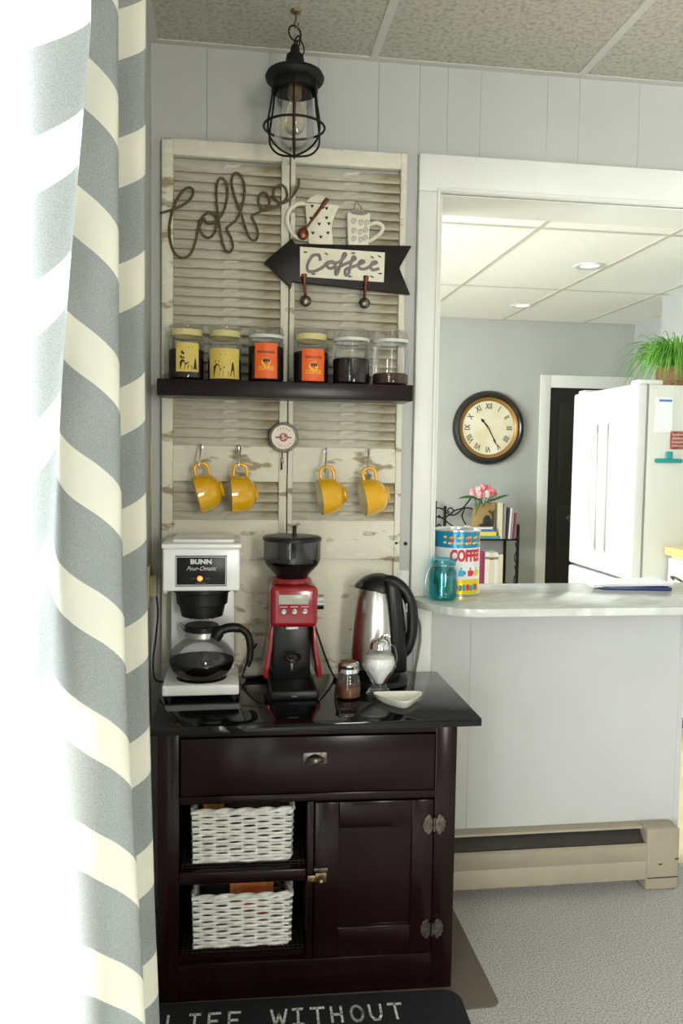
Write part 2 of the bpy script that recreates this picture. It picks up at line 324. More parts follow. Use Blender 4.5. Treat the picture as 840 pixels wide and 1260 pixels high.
# left wall with the glazed door beside the camera and the kitchen window
struct(MB().box(-0.36, LX, -2.75, -1.05, 0, CZ).box(-0.36, LX, 1.035, BY, 0, CZ)
       .box(-0.36, LX, -1.05, 1.035, 0, 0.10).box(-0.36, LX, -1.05, 1.035, 2.15, CZ).build('wall_left', 'wall'))
struct(MB().box(-1.235, -0.36, 2.45, BY, 0, CZ).box(-1.235, -1.10, BY, 2.90, 0, CZ).box(-1.235, -1.10, 4.70, KY+0.15, 0, CZ).box(-1.235, -1.10, 2.90, 4.70, 0, 1.0).box(-1.235, -1.10, 2.90, 4.70, 2.30, CZ).build('wall_kitchen_left', 'wall_kit'))
struct(MB().box(-0.36, 0.95, -2.75, -2.60, 0, CZ).box(1.58, 3.75, -2.75, -2.60, 0, CZ).box(0.95, 1.58, -2.75, -2.60, 0, 0.70).box(0.95, 1.58, -2.75, -2.60, 2.20, CZ).build('wall_front', 'wall'))
struct(MB().box(3.60, 3.75, -2.60, 2.50, 0, CZ).build('wall_right', 'wall'))
struct(MB().box(-1.10, 3.2, KY, KY+0.15, 0, CZ).build('wall_kitchen', 'wall_kit'))
struct(MB().box(2.77, 3.6, BY, 5.02, 0, CZ).box(3.12, 3.6, 5.02, KY, 0, CZ).build('wall_pantry', 'wall_kit'))
def window(n, lo, hi, axis, cols, rows, dx=0.0):
    w = bpy.data.objects.new('window_%d' % n, None); COL.objects.link(w); w['kind'] = 'structure'; w.empty_display_size = 0.05
    t = 0.045; (a0, z0), (a1, z1) = lo, hi
    def bx(p0, p1, q0, q1, d0, d1):
        return MB().box(d0, d1, p0, p1, q0, q1) if axis == 'X' else MB().box(p0, p1, d0, d1, q0, q1)
    D0, D1 = (-0.33+dx, -0.27+dx) if axis == 'X' else (-2.70, -2.64)
    for r in ((a0, a0+t, z0, z1), (a1-t, a1, z0, z1), (a0+t, a1-t, z0, z0+t), (a0+t, a1-t, z1-t, z1)):
        bx(*r, D0, D1).build('frame_bar', 'trim', w, bevel=0.003)
    cw = (a1-a0-2*t)/cols; rh = (z1-z0-2*t)/rows
    for i in range(1, cols): bx(a0+t+i*cw-0.015, a0+t+i*cw+0.015, z0+t, z1-t, D0, D1).build('mullion', 'trim', w, bevel=0.003)
    for i in range(cols):
        for j in range(rows):
            bx(a0+t+i*cw+0.016, a0+t+(i+1)*cw-0.016, z0+t+j*rh+0.001, z0+t+(j+1)*rh-0.001, (D0+D1)/2-0.002, (D0+D1)/2+0.002).build('pane', 'pane', w)
window(1, (-1.05, 0.10), (1.035, 2.15), 'X', 2, 1)
window(2, (2.90, 1.0), (4.70, 2.30), 'X', 2, 1, -0.875)
window(3, (0.95, 0.70), (1.58, 2.20), 'Y', 1, 2)  # unseen rear window, its opening narrowed so the sun reaches only the curtain

def ceiling(name, xs, ys, z, mt, mb, skip=()):
    c = struct(MB().box(xs[0], xs[-1], ys[0], ys[-1], z+0.02, z+0.08).build(name, mt))
    for a, b in zip(xs[:-1], xs[1:]):
        for p, q in zip(ys[:-1], ys[1:]):
            MB().box(a+0.002, b-0.002, p+0.002, q-0.002, z, z+0.021).build('ceiling_tile', mt, c)
    for x in xs[1:-1]: MB().box(x-0.012, x+0.012, ys[0], ys[-1], z-0.003, z+0.001).build('grid_bar', mb, c)
    for y in ys[1:-1]:
        for a, b in zip(xs[:-1], xs[1:]): MB().box(a+0.0121, b-0.0121, y-0.012, y+0.012, z-0.003, z+0.001).build('grid_bar', mb, c)
    MB().box(xs[0], xs[-1], ys[-1]-0.022, ys[-1], z-0.0035, z+0.001).build('edge_angle', mb, c)
    MB().box(xs[0], xs[0]+0.022, ys[0], ys[-1]-0.022, z-0.0035, z+0.001).build('edge_angle', mb, c)
    return c
ceiling('ceiling', [LX, 0.40, 1.025, 1.65, 2.275, 2.90, 3.60], [-2.60, -1.27, -0.05, 1.17, 2.390], CZ, 'tile', 'tbar')
ceiling('ceiling_kitchen', [-1.10, -0.535, 0.11, 0.755, 1.400, 2.045, 2.690, 3.12], [BY, 3.66, 4.92, KY], KZ, 'tile_kit', 'tbar_kit')

# casing round the pass-through
t1 = struct(MB().box(0.541, 0.607, WY-0.026, WY-0.005, 0.937, 2.131).build('trim_1', 'trim', bevel=0.004))
MB().box(0.541, 2.60, WY-0.026, WY-0.005, 2.131, 2.237).build('head_casing', 'trim', t1, bevel=0.004)
MB().box(0.595, 0.604, WY-0.031, WY-0.0255, 0.937, 2.141).build('casing_bead', 'trim', t1, bevel=0.002)
MB().box(0.6041, 2.60, WY-0.031, WY-0.0255, 2.133, 2.142).build('casing_bead', 'trim', t1, bevel=0.002)
MB().box(0.6075, 0.617, WY-0.004, BY+0.01, 0.937, 2.1265).build('side_jamb', 'trim', t1)
MB().box(0.6075, 2.60, WY-0.004, BY+0.01, 2.1270, 2.1295).build('head_jamb', 'trim', t1)
# counter on the half wall, its corner a big round
arc = [(0.700-0.163*math.cos(a), 2.395-0.235*math.sin(a)) for a in [PI/2*k/14 for k in range(15)]]
ct = struct(MB().prism(arc+[(1.64, 2.160), (1.64, 2.615), (0.6185, 2.615), (0.6185, 2.396), (0.537, 2.396)], 0.914, 0.9365, 'XY').build('trim_2', 'marble', bevel=0.003))
ct['label'] = 'pale marbled laminate counter on the half wall'
cb = struct(MB().prism([(0.606, 0.914), (0.553, 0.914), (0.553, 0.895), (0.566, 0.875), (0.575, 0.845), (0.576, 0.80), (0.566, 0.74), (0.556, 0.68), (0.556, 0.66), (0.606, 0.66)], WY-0.030, WY-0.005, 'XZ').build('trim_3', 'trim', bevel=0.002))
cb['label'] = 'white scroll bracket under the round counter corner'
struct(MB().prism([(2.390, 0.914), (2.20, 0.914), (2.20, 0.89), (2.28, 0.87), (2.335, 0.82), (2.350, 0.775), (2.390, 0.775)], 1.432, 1.456, 'YZ').build('trim_4', 'trim', bevel=0.002))
# kitchen door with its casing
dX0, dX1, dZ = 2.443, 3.06, 1.916
t5 = struct(MB().box(2.362, dX0, KY-0.022, KY, 0, 2.012).build('trim_5', 'trim', bevel=0.004))
MB().box(dX0, 3.12, KY-0.022, KY, dZ, 2.012).build('head_casing', 'trim', t5, bevel=0.004)
MB().box(dX1, 3.12, KY-0.022, KY, 0, dZ).build('side_casing', 'trim', t5, bevel=0.004)
d1 = struct(MB().box(dX0, dX1, KY-0.008, KY-0.0005, 0.005, dZ).build('door_1', 'doord'))
for (x0, x1, z0, z1) in ((2.52, 2.73, 1.15, 1.80), (2.78, 2.99, 1.15, 1.80), (2.52, 2.73, 0.18, 1.0), (2.78, 2.99, 0.18, 1.0)):
    MB().box(x0, x1, KY-0.016, KY-0.008, z0, z1).build('door_panel', 'doord', d1, bevel=0.006)
MB().lathe([(0.0, -0.06), (0.018, -0.058), (0.025, -0.045), (0.018, -0.028), (0.010, -0.022), (0.010, -0.008), (0.026, -0.007), (0.026, 0)], (2.615, KY-0.008, 0.91), 16, 'Y').build('door_knob', 'brass', d1)
struct(MB().box(-1.10, 2.362, KY-0.012, KY, 0, 0.09).build('baseboard_kitchen', 'trim', bevel=0.003))

# ================================================================== CURTAIN beside the camera
def curtain():
    # cloth section along the wall: fold crests at whole numbers of t, hollows at the halves; (t, Y, X) for five heights
    zs = [2.36, 2.05, 1.50, 1.00, 0.70, 0.40, 0.03]
    T = [-1.0, -0.5, 0.0, 0.5, 1.0, 1.5, 2.0, 2.5, 3.0, 3.5]
    Yv = {2.36: [0.64, 0.74, 0.78, 0.97, 1.03, 1.065, 1.09, 1.135, 1.16, 1.20], 0.03: [0.62, 0.72, 0.78, 0.93, 0.98, 1.045, 1.08, 1.13, 1.16, 1.21]}
    Xr = {2.36: [-0.215, -0.235, -0.210, -0.235, -0.160, -0.205, -0.141, -0.200, -0.114, -0.170],
          1.85: [-0.215, -0.235, -0.210, -0.235, -0.165, -0.205, -0.142, -0.200, -0.116, -0.170],
          1.50: [-0.215, -0.235, -0.210, -0.235, -0.196, -0.208, -0.142, -0.198, -0.118, -0.170],
          1.20: [-0.215, -0.232, -0.200, -0.235, -0.216, -0.205, -0.138, -0.194, -0.115, -0.168],
          1.00: [-0.215, -0.230, -0.196, -0.232, -0.212, -0.190, -0.132, -0.190, -0.112, -0.165],
          0.70: [-0.215, -0.228, -0.190, -0.226, -0.192, -0.172, -0.115, -0.178, -0.104, -0.160],
          0.40: [-0.215, -0.228, -0.185, -0.220, -0.186, -0.160, -0.101, -0.165, -0.092, -0.150],
          0.03: [-0.215, -0.228, -0.183, -0.216, -0.182, -0.152, -0.094, -0.150, -0.082, -0.140]}
    zs = sorted(Xr, reverse=True)
    GT = [(-1.0, 0.1), (-0.4, 0.75), (0.35, 0.72), (1.0, 0.0), (1.25, 0.22), (1.5, 0.42), (1.75, 0.68), (2.0, 0.98), (2.5, 1.40), (2.7, 1.27), (3.0, 1.0), (3.5, 1.1)]
    def zig(t):      # where the printed zigzag stands across the cloth
        for (a, ga), (b, gb) in zip(GT[:-1], GT[1:]):
            if a <= t <= b: return ga+(gb-ga)*(t-a)/(b-a)
        return GT[0][1] if t < 0 else GT[-1][1]
    def at(z):
        for hi, lo in zip(zs[:-1], zs[1:]):
            if lo <= z <= hi: break
        f = (hi-z)/(hi-lo); xs = [a+(b-a)*f for a, b in zip(Xr[hi], Xr[lo])]
        g = (2.35-z)/2.32; ys = [a+(b-a)*g for a, b in zip(Yv[2.36], Yv[0.03])]
        return xs, ys
    me_v, me_f, uvs = [], [], []
    nz, sub = 96, 12; cnt = None
    for i in range(nz+1):
        z = 2.35-2.32*i/nz; xs, ys = at(z)
        line = spline([(x, y, t) for x, y, t in zip(xs, ys, T)], sub); cnt = len(line)
        for p in line: me_v.append((p.x, p.y, z)); uvs.append((zig(p.z), z))
    for i in range(nz):
        for k in range(cnt-1): me_f.append((i*cnt+k, i*cnt+k+1, (i+1)*cnt+k+1, (i+1)*cnt+k))
    me = bpy.data.meshes.new('curtain_cloth'); me.from_pydata(me_v, [], me_f)
    ul = me.uv_layers.new(name='UVMap')
    for lp in me.loops: ul.data[lp.index].uv = uvs[lp.vertex_index]
    me.polygons.foreach_set('use_smooth', [True]*len(me.polygons))
    me.materials.append(CURTAIN())
    t = thing('curtain', 'long grey and cream chevron curtain hanging beside the window', 'curtain', (0, 0, 0))
    o = link('cloth', me, t)
    MB().box(-0.17, -0.14, 1.165, 1.195, 2.330, 2.350).build('heading_tape', 'trim', t)
    return t
curtain()
rod = thing('curtain_rod', 'black curtain rod over the window carrying the chevron curtain', 'curtain rod', (LX, 0, 2.372))
MB().cyl((0.045, -1.25, 0), (0.045, 1.42, 0), 0.011, 14).build('rod', 'iron', rod)
MB().ball((0.045, 1.44, 0), 0.022).build('finial', 'iron', rod)
for y in (-1.1, 1.38): MB().cyl((-0.002, y, 0), (0.045, y, 0), 0.008, 10).build('bracket', 'iron', rod)

# ================================================================== BASEBOARD HEATER
h = thing('baseboard_heater', 'long beige metal baseboard heater along the half wall', 'heater', (1.0, WY-0.006, 0))
MB().box(-0.44, 0.305, -0.008, 0.0, 0.02, 0.196).build('back_plate', 'heater', h)
MB().prism([(0.0, 0.200), (-0.026, 0.200), (-0.034, 0.197), (-0.036, 0.191), (-0.032, 0.191), (-0.030, 0.195), (0.0, 0.195)], -0.44, 0.305, 'YZ').build('hood', 'heater', h)
MB().prism([(-0.050, 0.150), (-0.058, 0.153), (-0.066, 0.148), (-0.066, 0.100), (-0.0645, 0.098), (-0.066, 0.096), (-0.066, 0.040), (-0.058, 0.034), (-0.052, 0.036), (-0.060, 0.044), (-0.060, 0.142)], -0.44, 0.305, 'YZ').build('front_cover', 'heater', h)
MB().cyl((-0.44, -0.03, 0.10), (0.305, -0.03, 0.10), 0.012, 12).build('pipe', 'copper', h)
for k in range(62):
    x = -0.435+k*0.012
    if k == 0:
        fin0 = MB().box(0, 0.0012, -0.052, -0.010, 0.055, 0.145).build('fin', 'steel', h, loc=(x, 0, 0))
    else: link('fin', fin0.data, h, (x, 0, 0))
MB().prism([(-0.010, 0.188), (-0.048, 0.150), (-0.046, 0.148), (-0.008, 0.186)], -0.44, 0.305, 'YZ').build('damper', 'fin', h)
MB().box(0.305, 0.415, -0.068, 0.0, 0.002, 0.202).build('end_cap', 'heater', h, bevel=0.008, seg=3)
MB().box(0.310, 0.412, -0.0695, -0.066, 0.042, 0.045).build('cap_seam', 'fin', h)
for x, z in ((0.345, 0.085), (0.40, 0.10)): MB().box(x, x+0.012, -0.0695, -0.066, z, z+0.004).build('paint_chip', 'fin', h)

# ================================================================== LOUVRED SHUTTERS
def shutter(label, x0, x1, sl, sr):
    t = thing('louvred_shutter', label, 'shutter', (x0, WY-0.0055, 0), 0, 'pair of distressed shutters')
    w = x1-x0; F, B = -0.031, -0.001
    MB().box(0, sl, F, B, 0.003, 2.228).build('stile', 'shut', t, bevel=0.0025)
    MB().box(w-sr, w, F, B, 0.003, 2.228).build('stile', 'shut', t, bevel=0.0025)
    for z0, z1 in ((2.184, 2.228), (1.278, 1.380), (1.052, 1.167), (0.003, 0.20)):
        MB().box(sl, w-sr, F+0.001, B, z0, z1).build('rail', 'shut', t, bevel=0.002)
    MB().box(sl-0.002, w-sr+0.002, F+0.013, B-0.002, 0.20, 1.052).build('lower_panel', 'shut', t, bevel=0.001)
    lw = w-sl-sr
    slat = None
    for z0, z1, n in ((1.380, 2.172, 30), (1.167, 1.276, 4)):
        p = (z1-z0)/n
        for k in range(n):
            if slat is None:
                b = MB().box(0, lw, -0.003, 0.003, -0.0175, 0.0175)
                slat = b.build('louvre', 'slat', t, bevel=0.002, loc=(sl, -0.016, z0+p*(k+0.5)), rot=(math.radians(-27), 0, 0)); o = slat
            else:
                o = link('louvre', slat.data, t, (sl, -0.016, z0+p*(k+0.5)), slat.rotation_euler)
            if random.random() < 0.3: o.rotation_euler.x += random.uniform(-0.06, 0.05)
    return t
sh1 = shutter('distressed cream louvred shutter behind the white coffee maker', -0.192, 0.163, 0.031, 0.023)
sh2 = shutter('distressed cream louvred shutter beside the pass-through casing', 0.166, 0.502, 0.014, 0.018)
for o, x in ((sh1, 0.055), (sh2, 0.325)): MB().lathe([(0, -0.0325), (0.004, -0.032), (0.004, -0.0305)], (x, 0, 1.10), 12, 'Y').build('screw', 'iron', o)
tag(MB().lathe([(0, -0.006), (0.005, -0.0055), (0.006, 0.0)], (0.5255, WY-0.0052, 1.095), 12, 'Y').build('wall_screw', 'iron'), 'dark screw head in the wall beside the shutter edge', 'screw')

# ================================================================== SHELF AND JARS
SY = WY-0.0055-0.031
t = thing('wall_shelf', 'dark plum wooden shelf fixed across both shutters', 'shelf', (0.155, SY, 1.511))
MB().box(-0.350, 0.350, -0.122, -0.002, 0, 0.045).build('board', 'plum', t, bevel=0.003)
JY, JZ = SY-0.062, 1.5565
def jar(x, label, kind, fill, mat, R=0.0495):
    t = thing('coffee_jar', label, 'jar', (x, JY, JZ), 0, 'glass jars on the shelf')
    Hb = 0.118
    MB().lathe([(0.0, 0.001), (R-0.005, 0.0015), (R, 0.006), (R, Hb-0.010), (R-0.003, Hb-0.003), (R-0.009, Hb), (R-0.009, Hb+0.012)], seg=36).build('glass_body', 'glass', t)
    MB().lathe([(0.0, 0.004), (R-0.004, 0.004), (R-0.0025, 0.008), (R-0.0025, fill-0.003), (R-0.006, fill), (R*0.5, fill+0.002), (0, fill+0.001)], seg=32).build('contents', mat, t)
    if kind in ('yellow', 'orange_flat'):
        MB().lathe([(R-0.0085, Hb+0.001), (R-0.0055, Hb+0.002), (R-0.0055, Hb+0.018), (R-0.0085, Hb+0.019)], seg=32).build('gasket', 'gasket', t)
        MB().lathe([(0, Hb+0.020), (R-0.003, Hb+0.020), (R-0.0005, Hb+0.024), (R-0.001, Hb+0.029), (R-0.006, Hb+0.032), (R*0.5, Hb+0.033), (0, Hb+0.033)], seg=36).build('glass_lid', 'glass', t)
    else:
        MB().lathe([(R-0.0085, Hb+0.001), (R-0.002, Hb+0.002), (R-0.002, Hb+0.010), (R-0.0085, Hb+0.011)], seg=32).build('seal', 'seal', t)
        pr = [(R-0.002, Hb+0.0115), (R-0.0005, Hb+0.013)]
        for k in range(4):
            z = Hb+0.014+k*0.005; pr += [(R-0.002-k*0.0012, z), (R-0.0005-k*0.0012, z+0.0025), (R-0.002-k*0.0012, z+0.005)]
        pr += [(R-0.012, Hb+0.037), (R-0.022, Hb+0.040), (0, Hb+0.041)]
        MB().lathe(pr, seg=36).build('glass_lid', 'glass', t)
    return t, R
def silhouettes(R, s, dz):
    # a seated figure, a cup and a pot as plain dark shapes
    return curved([[(s*a, dz+s*1.1*b) for a, b in q] for q in (
        [(-0.022, 0), (-0.010, 0), (-0.008, 0.012), (-0.011, 0.021), (-0.016, 0.024), (-0.023, 0.018)], [(-0.020, 0.024), (-0.010, 0.025), (-0.011, 0.029), (-0.019, 0.029)],
        [(-0.009, 0.014), (0.0, 0.018), (0.001, 0.016), (-0.008, 0.010)],
        [(-0.004, 0), (0.010, 0), (0.008, 0.009), (-0.002, 0.010)], [(0.012, 0), (0.022, 0), (0.021, 0.012), (0.019, 0.026), (0.016, 0.026), (0.014, 0.012)])], R+0.0006)
j, R = jar(-0.1205, 'glass jar with yellow label of dark figures, nearest the curtain', 'yellow', 0.083, 'beans')
lb = wrap(-0.026, 0.038, 0.020, 0.098, R+0.0003).build('label', 'labely', j)
o = silhouettes(R, 1.05, 0.026).build('print', 'ink', lb); o.rotation_euler = (0, 0, 0.18)
curved([[(-0.012, 0.070), (-0.004, 0.064), (-0.002, 0.069), (-0.010, 0.077)], disc(-0.012, 0.060, 0.003), [(0.008, 0.084), (0.020, 0.085), (0.020, 0.087), (0.008, 0.086)]], R+0.0006).build('print', 'ink', lb)
j, R = jar(-0.0165, 'glass jar wrapped in yellow label of dark figures, beside orange jar', 'yellow', 0.060, 'beans', 0.048)
lb = wrap(-0.046, 0.046, 0.004, 0.086, R+0.0003, n=22).build('label', 'labely', j)
silhouettes(R, 1.35, 0.010).build('print', 'ink', lb)
curved([[(-0.010, 0.067), (0.004, 0.067), (0.004, 0.072), (-0.010, 0.072)]], R+0.0006).build('print', 'greyink', lb)
def orange(j, R, u0, u1, z0, z1):
    lb = wrap(u0, u1, z0, z1, R+0.0003).build('label', 'labelo', j); c = (u0+u1)/2; hgt = z1-z0
    pts = [(c-0.024+0.002*k, z0+hgt*0.74+0.004*math.sin(k*2.1)*(1 if k % 3 else 0.4)) for k in range(25)]
    b = MB().tube([((R+0.001)*math.sin(u/(R+0.001)), -(R+0.001)*math.cos(u/(R+0.001)), z) for u, z in pts], 0.0009, 5); b.build('print', 'ink', lb)
    curved([disc(c, z0+hgt*0.46, 0.013, 0.012)], R+0.0006).build('print', 'gold', lb)
    curved([disc(c-0.005, z0+hgt*0.50, 0.0035, 0.005, 8), disc(c+0.002, z0+hgt*0.50, 0.0035, 0.005, 8), disc(c+0.008, z0+hgt*0.50, 0.0025, 0.005, 8)], R+0.0010).build('print', 'ink', lb)
    text('lettering', 'COFFEE', 0.015, 'gold', lb, (0, 0, z0+hgt*0.28), (PI/2, 0, c/R), 0.0002, xs=0.86, bend=R+0.0011, bold=0.0004)
j, R = jar(0.098, 'glass jar with orange coffee label under ribbed glass lid', 'ribbed', 0.098, 'beans', 0.0505)
orange(j, R, -0.034, 0.030, 0.008, 0.104)
j, R = jar(0.2235, 'glass jar with orange coffee label and flat lid on cream gasket', 'orange_flat', 0.088, 'beans', 0.0505)
orange(j, R, -0.030, 0.036, 0.004, 0.092)
j, R = jar(0.338, 'unlabelled ribbed-lid jar half full of dark coffee beans', 'ribbed', 0.072, 'beans', 0.054)
j, R = jar(0.451, 'unlabelled ribbed-lid jar with a little brown ground coffee', 'ribbed', 0.034, 'grounds', 0.0525)

# ================================================================== ROPE WORD AND ARROW SIGN
ROPE = [(-0.1963, 2.0202), (-0.1647, 2.0304), (-0.1415, 2.0422), (-0.1161, 2.0604), (-0.1048, 2.0834), (-0.115, 2.0942), (-0.1331, 2.0859), (-0.1521, 2.0563), (-0.1647, 2.0177), (-0.1706, 1.9795), (-0.1663, 1.9375), (-0.1519, 1.9086), (-0.1306, 1.9015), (-0.1115, 1.9148), (-0.0988, 1.9493), (-0.0904, 1.9879), (-0.0833, 2.0116), (-0.065, 2.0287), (-0.0466, 2.0233), (-0.0405, 2.0033), (-0.0476, 1.9732), (-0.0626, 1.9605), (-0.0788, 1.9682), (-0.0874, 1.9881), (-0.0756, 2.012), (-0.0691, 2.0009), (-0.0499, 2.0019), (-0.0286, 2.0209), (-0.0138, 2.0599), (-0.0114, 2.1024), (-0.0227, 2.1228), (-0.0355, 2.1212), (-0.0414, 2.1006), (-0.0407, 2.0584), (-0.0349, 2.0078), (-0.0261, 1.9573), (-0.0152, 1.928), (-0.0022, 1.9243), (0.005, 1.9396), (-0.0003, 1.9628), (-0.0121, 1.9891), (0.0102, 2.009), (0.0239, 2.0323), (0.0356, 2.0797), (0.0336, 2.1177), (0.0201, 2.1389), (0.006, 2.1381), (0.0001, 2.1157), (0.0098, 2.074), (0.0273, 2.0282), (0.0406, 1.9905), (0.0538, 1.9634), (0.069, 1.9608), (0.0745, 1.9795), (0.0673, 2.0048), (0.0576, 2.0264), (0.0792, 2.0383), (0.103, 2.0558), (0.1063, 2.0795), (0.0927, 2.0927), (0.0797, 2.0865), (0.0755, 2.0649), (0.0879, 2.0456), (0.1118, 2.0499), (0.139, 2.0646), (0.1551, 2.0844), (0.1499, 2.1105), (0.1326, 2.1158), (0.1181, 2.0991), (0.1217, 2.0777), (0.1405, 2.0667), (0.1625, 2.0776), (0.1796, 2.1003), (0.1882, 2.12), (0.189, 2.1369)]
pts = spline([(x, SY-0.006-0.0022*math.sin(i*1.7), z) for i, (x, z) in enumerate(ROPE)], 5)
ro = MB().tube([(p.x, p.y-SY, p.z-1.9) for p in pts], [0.0036+0.0003*math.sin(i*2.1) for i in range(len(pts))], 8).build('wire_word', 'rope')
ro.location = (0, SY, 1.9)
tag(ro, 'rusty brown bent-wire word Coffee hung on the shutter', 'wire sign')

AY = SY-0.001
sg = thing('arrow_sign', 'black wooden arrow sign lettered Coffee with pitcher and mug cutouts', 'sign', (0.30, AY, 1.83))
def loc2(l): return [(x-0.30, z-1.83) for x, z in l]
ARROW = [(0.0932, 1.8988), (0.1706, 1.9686), (0.179, 1.9529), (0.5165, 1.9642), (0.4807, 1.8994), (0.5148, 1.8249), (0.1719, 1.8474), (0.1694, 1.8284)]
MB().prism(loc2(ARROW), -0.018, 0, 'XZ').build('arrow_board', 'arrow', sg, bevel=0.003)
pq = MB().prism(loc2([(0.1928, 1.9445), (0.4368, 1.9401), (0.4349, 1.8562), (0.1938, 1.8619)]), -0.0205, -0.017, 'XZ').build('name_plaque', 'ivory', sg)
SCR = [[(0.2513, 1.9079), (0.2490, 1.9190), (0.2455, 1.9238), (0.229, 1.9203), (0.2154, 1.8981), (0.2157, 1.8791), (0.2323, 1.8772), (0.2571, 1.8892), (0.2708, 1.9034), (0.2874, 1.9068), (0.2931, 1.8962), (0.2821, 1.8876), (0.2709, 1.8925), (0.2763, 1.9036), (0.2986, 1.9046), (0.3124, 1.9134), (0.3234, 1.9275), (0.3177, 1.93), (0.3098, 1.9025), (0.3018, 1.8776), (0.2952, 1.8719), (0.2972, 1.8883), (0.3182, 1.9001), (0.3376, 1.9092), (0.3515, 1.918), (0.3447, 1.9231), (0.3378, 1.8983), (0.3326, 1.8763), (0.3243, 1.8705), (0.324, 1.8868), (0.3463, 1.896), (0.3686, 1.9052), (0.3769, 1.911), (0.3684, 1.9134), (0.3602, 1.9021), (0.366, 1.8914), (0.3829, 1.8922), (0.3996, 1.9039), (0.4136, 1.91), (0.4051, 1.9124), (0.3957, 1.901), (0.4015, 1.8892), (0.4207, 1.8939)]]
for s in SCR:
    q = spline([(x-0.30, -0.0215, z-1.83) for x, z in s], 5); MB().tube(q, 0.0042, 8).build('lettering', 'greyink', pq)
for x, z, a in ((0.208, 1.930, 0.05), (0.268, 1.928, -0.3), (0.345, 1.934, 0.1), (0.400, 1.925, -0.4), (0.421, 1.928, -0.5), (0.424, 1.880, 0), (0.232, 1.870, 0.15), (0.336, 1.868, 0), (0.400, 1.870, -0.3)):
    MB().prism([(x-0.30-0.008*math.cos(a), z-1.83-0.008*math.sin(a)), (x-0.30, z-1.83-0.0025), (x-0.30+0.008*math.cos(a), z-1.83+0.008*math.sin(a)), (x-0.30, z-1.83+0.0025)], -0.0210, -0.0200, 'XZ').build('worn_fleck', 'ink', pq)
# pitcher and mug cut-outs on the arrow's back
pt = MB().prism(loc2([(0.2175, 1.956), (0.2062, 2.0697), (0.2187, 2.0838), (0.2378, 2.0939), (0.2599, 2.0915), (0.2712, 2.0707), (0.3045, 2.0671), (0.2911, 2.0368), (0.2832, 2.0094), (0.2884, 1.956)]), -0.013, -0.003, 'XZ').build('pitcher_cutout', 'ivory', sg, bevel=0.002)
q = spline([(x-0.30, -0.008, z-1.83) for x, z in [(0.2126, 2.0672), (0.186, 2.0659), (0.1643, 2.0486), (0.1564, 2.0215), (0.1648, 1.9951), (0.1815, 1.9745), (0.2145, 1.9683)]], 5)
MB().tube(q, 0.0062, 8).build('handle', 'ivory', pt)
MB().box(-0.094, -0.030, -0.0138, -0.0128, 0.2385, 0.2402).build('rim_line', 'ink', pt)
for x, z in [(0.2261, 2.0604), (0.2675, 2.0566), (0.2679, 2.0302), (0.2232, 2.0267), (0.2748, 2.0144), (0.2293, 1.9861), (0.2724, 1.9884), (0.247, 2.012), (0.252, 1.976), (0.257, 2.058)]:
    s = 0.0052; MB().prism([(x-0.30+s*a, z-1.83+s*b) for a, b in ((0, -1), (-0.9, 0.2), (-0.7, 0.8), (-0.2, 0.8), (0, 0.4), (0.2, 0.8), (0.7, 0.8), (0.9, 0.2))], -0.0140, -0.0128, 'XZ').build('heart_print', 'ink', pt)
mg = MB().prism(loc2([(0.3313, 1.956), (0.3271, 2.0468), (0.3409, 2.0568), (0.3716, 2.0585), (0.3942, 2.0478), (0.3902, 1.956)]), -0.014, -0.003, 'XZ').build('mug_cutout', 'ivory', sg, bevel=0.002)
q = spline([(x-0.30, -0.008, z-1.83) for x, z in [(0.390, 2.018), (0.4143, 2.0261), (0.4314, 2.0145), (0.4233, 1.995), (0.390, 1.9700)]], 5)
MB().tube(q, 0.0058, 8).build('handle', 'ivory', mg)
MB().prism(disc(0.061, 0.2195, 0.026, 0.0065), -0.0150, -0.0135, 'XZ').build('coffee_print', 'greyink', mg)
for x, z in [(0.347, 2.0263), (0.3677, 2.0231), (0.3842, 2.023), (0.3474, 1.9993), (0.367, 1.9965), (0.3818, 2.0028), (0.3478, 1.976), (0.3674, 1.9748), (0.381, 1.981)]:
    q = [(x-0.30+(0.0016+0.0068*k/22)*math.cos(k*0.5), -0.0146, z-1.83+(0.0016+0.0075*k/22)*math.sin(k*0.5)) for k in range(23)]
    MB().tube(q, 0.0008, 5).build('swirl_print', 'greyink', mg)
q = spline([(0.046, -0.008, 0.228), (0.050, -0.008, 0.246), (0.057, -0.008, 0.251), (0.060, -0.008, 0.244), (0.066, -0.008, 0.240), (0.070, -0.008, 0.228)], 5); MB().tube(q, 0.0010, 6).build('hanging_wire', 'iron', mg)
sp = MB().tube(spline([(-0.0317, -0.018, 0.2512), (-0.045, -0.020, 0.232), (-0.065, -0.021, 0.203), (-0.087, -0.019, 0.172)], 5), [0.0062]*5+[0.0045]*6+[0.0035]*5, 8).build('wooden_spoon', 'copper', sg)
MB().ball((-0.0993, -0.020, 0.1509), 0.0165, 0.008, 0.018).build('spoon_bowl', 'copper', sp)
for (xa, za), (xb, zb) in (((0.2048, 1.8678), (0.2092, 1.7917)), ((0.3832, 1.8704), (0.3780, 1.7929))):
    a, b = (xa-0.30, -0.022, za-1.83), (xb-0.30, -0.030, zb-1.83)
    hk = MB().tube(spline([a, (a[0]*0.6+b[0]*0.4, -0.024, a[2]-0.030), (b[0], -0.026, b[2]+0.012)], 5), [0.0085, 0.008, 0.0075, 0.0065, 0.0055, 0.005, 0.0048, 0.0046, 0.0046, 0.0046, 0.0046], 10).build('spoon_hook', 'copper', sg)
    MB().ball((b[0], -0.030, b[2]), 0.0165, 0.012, 0.016).build('hook_bowl', 'pewter', hk)

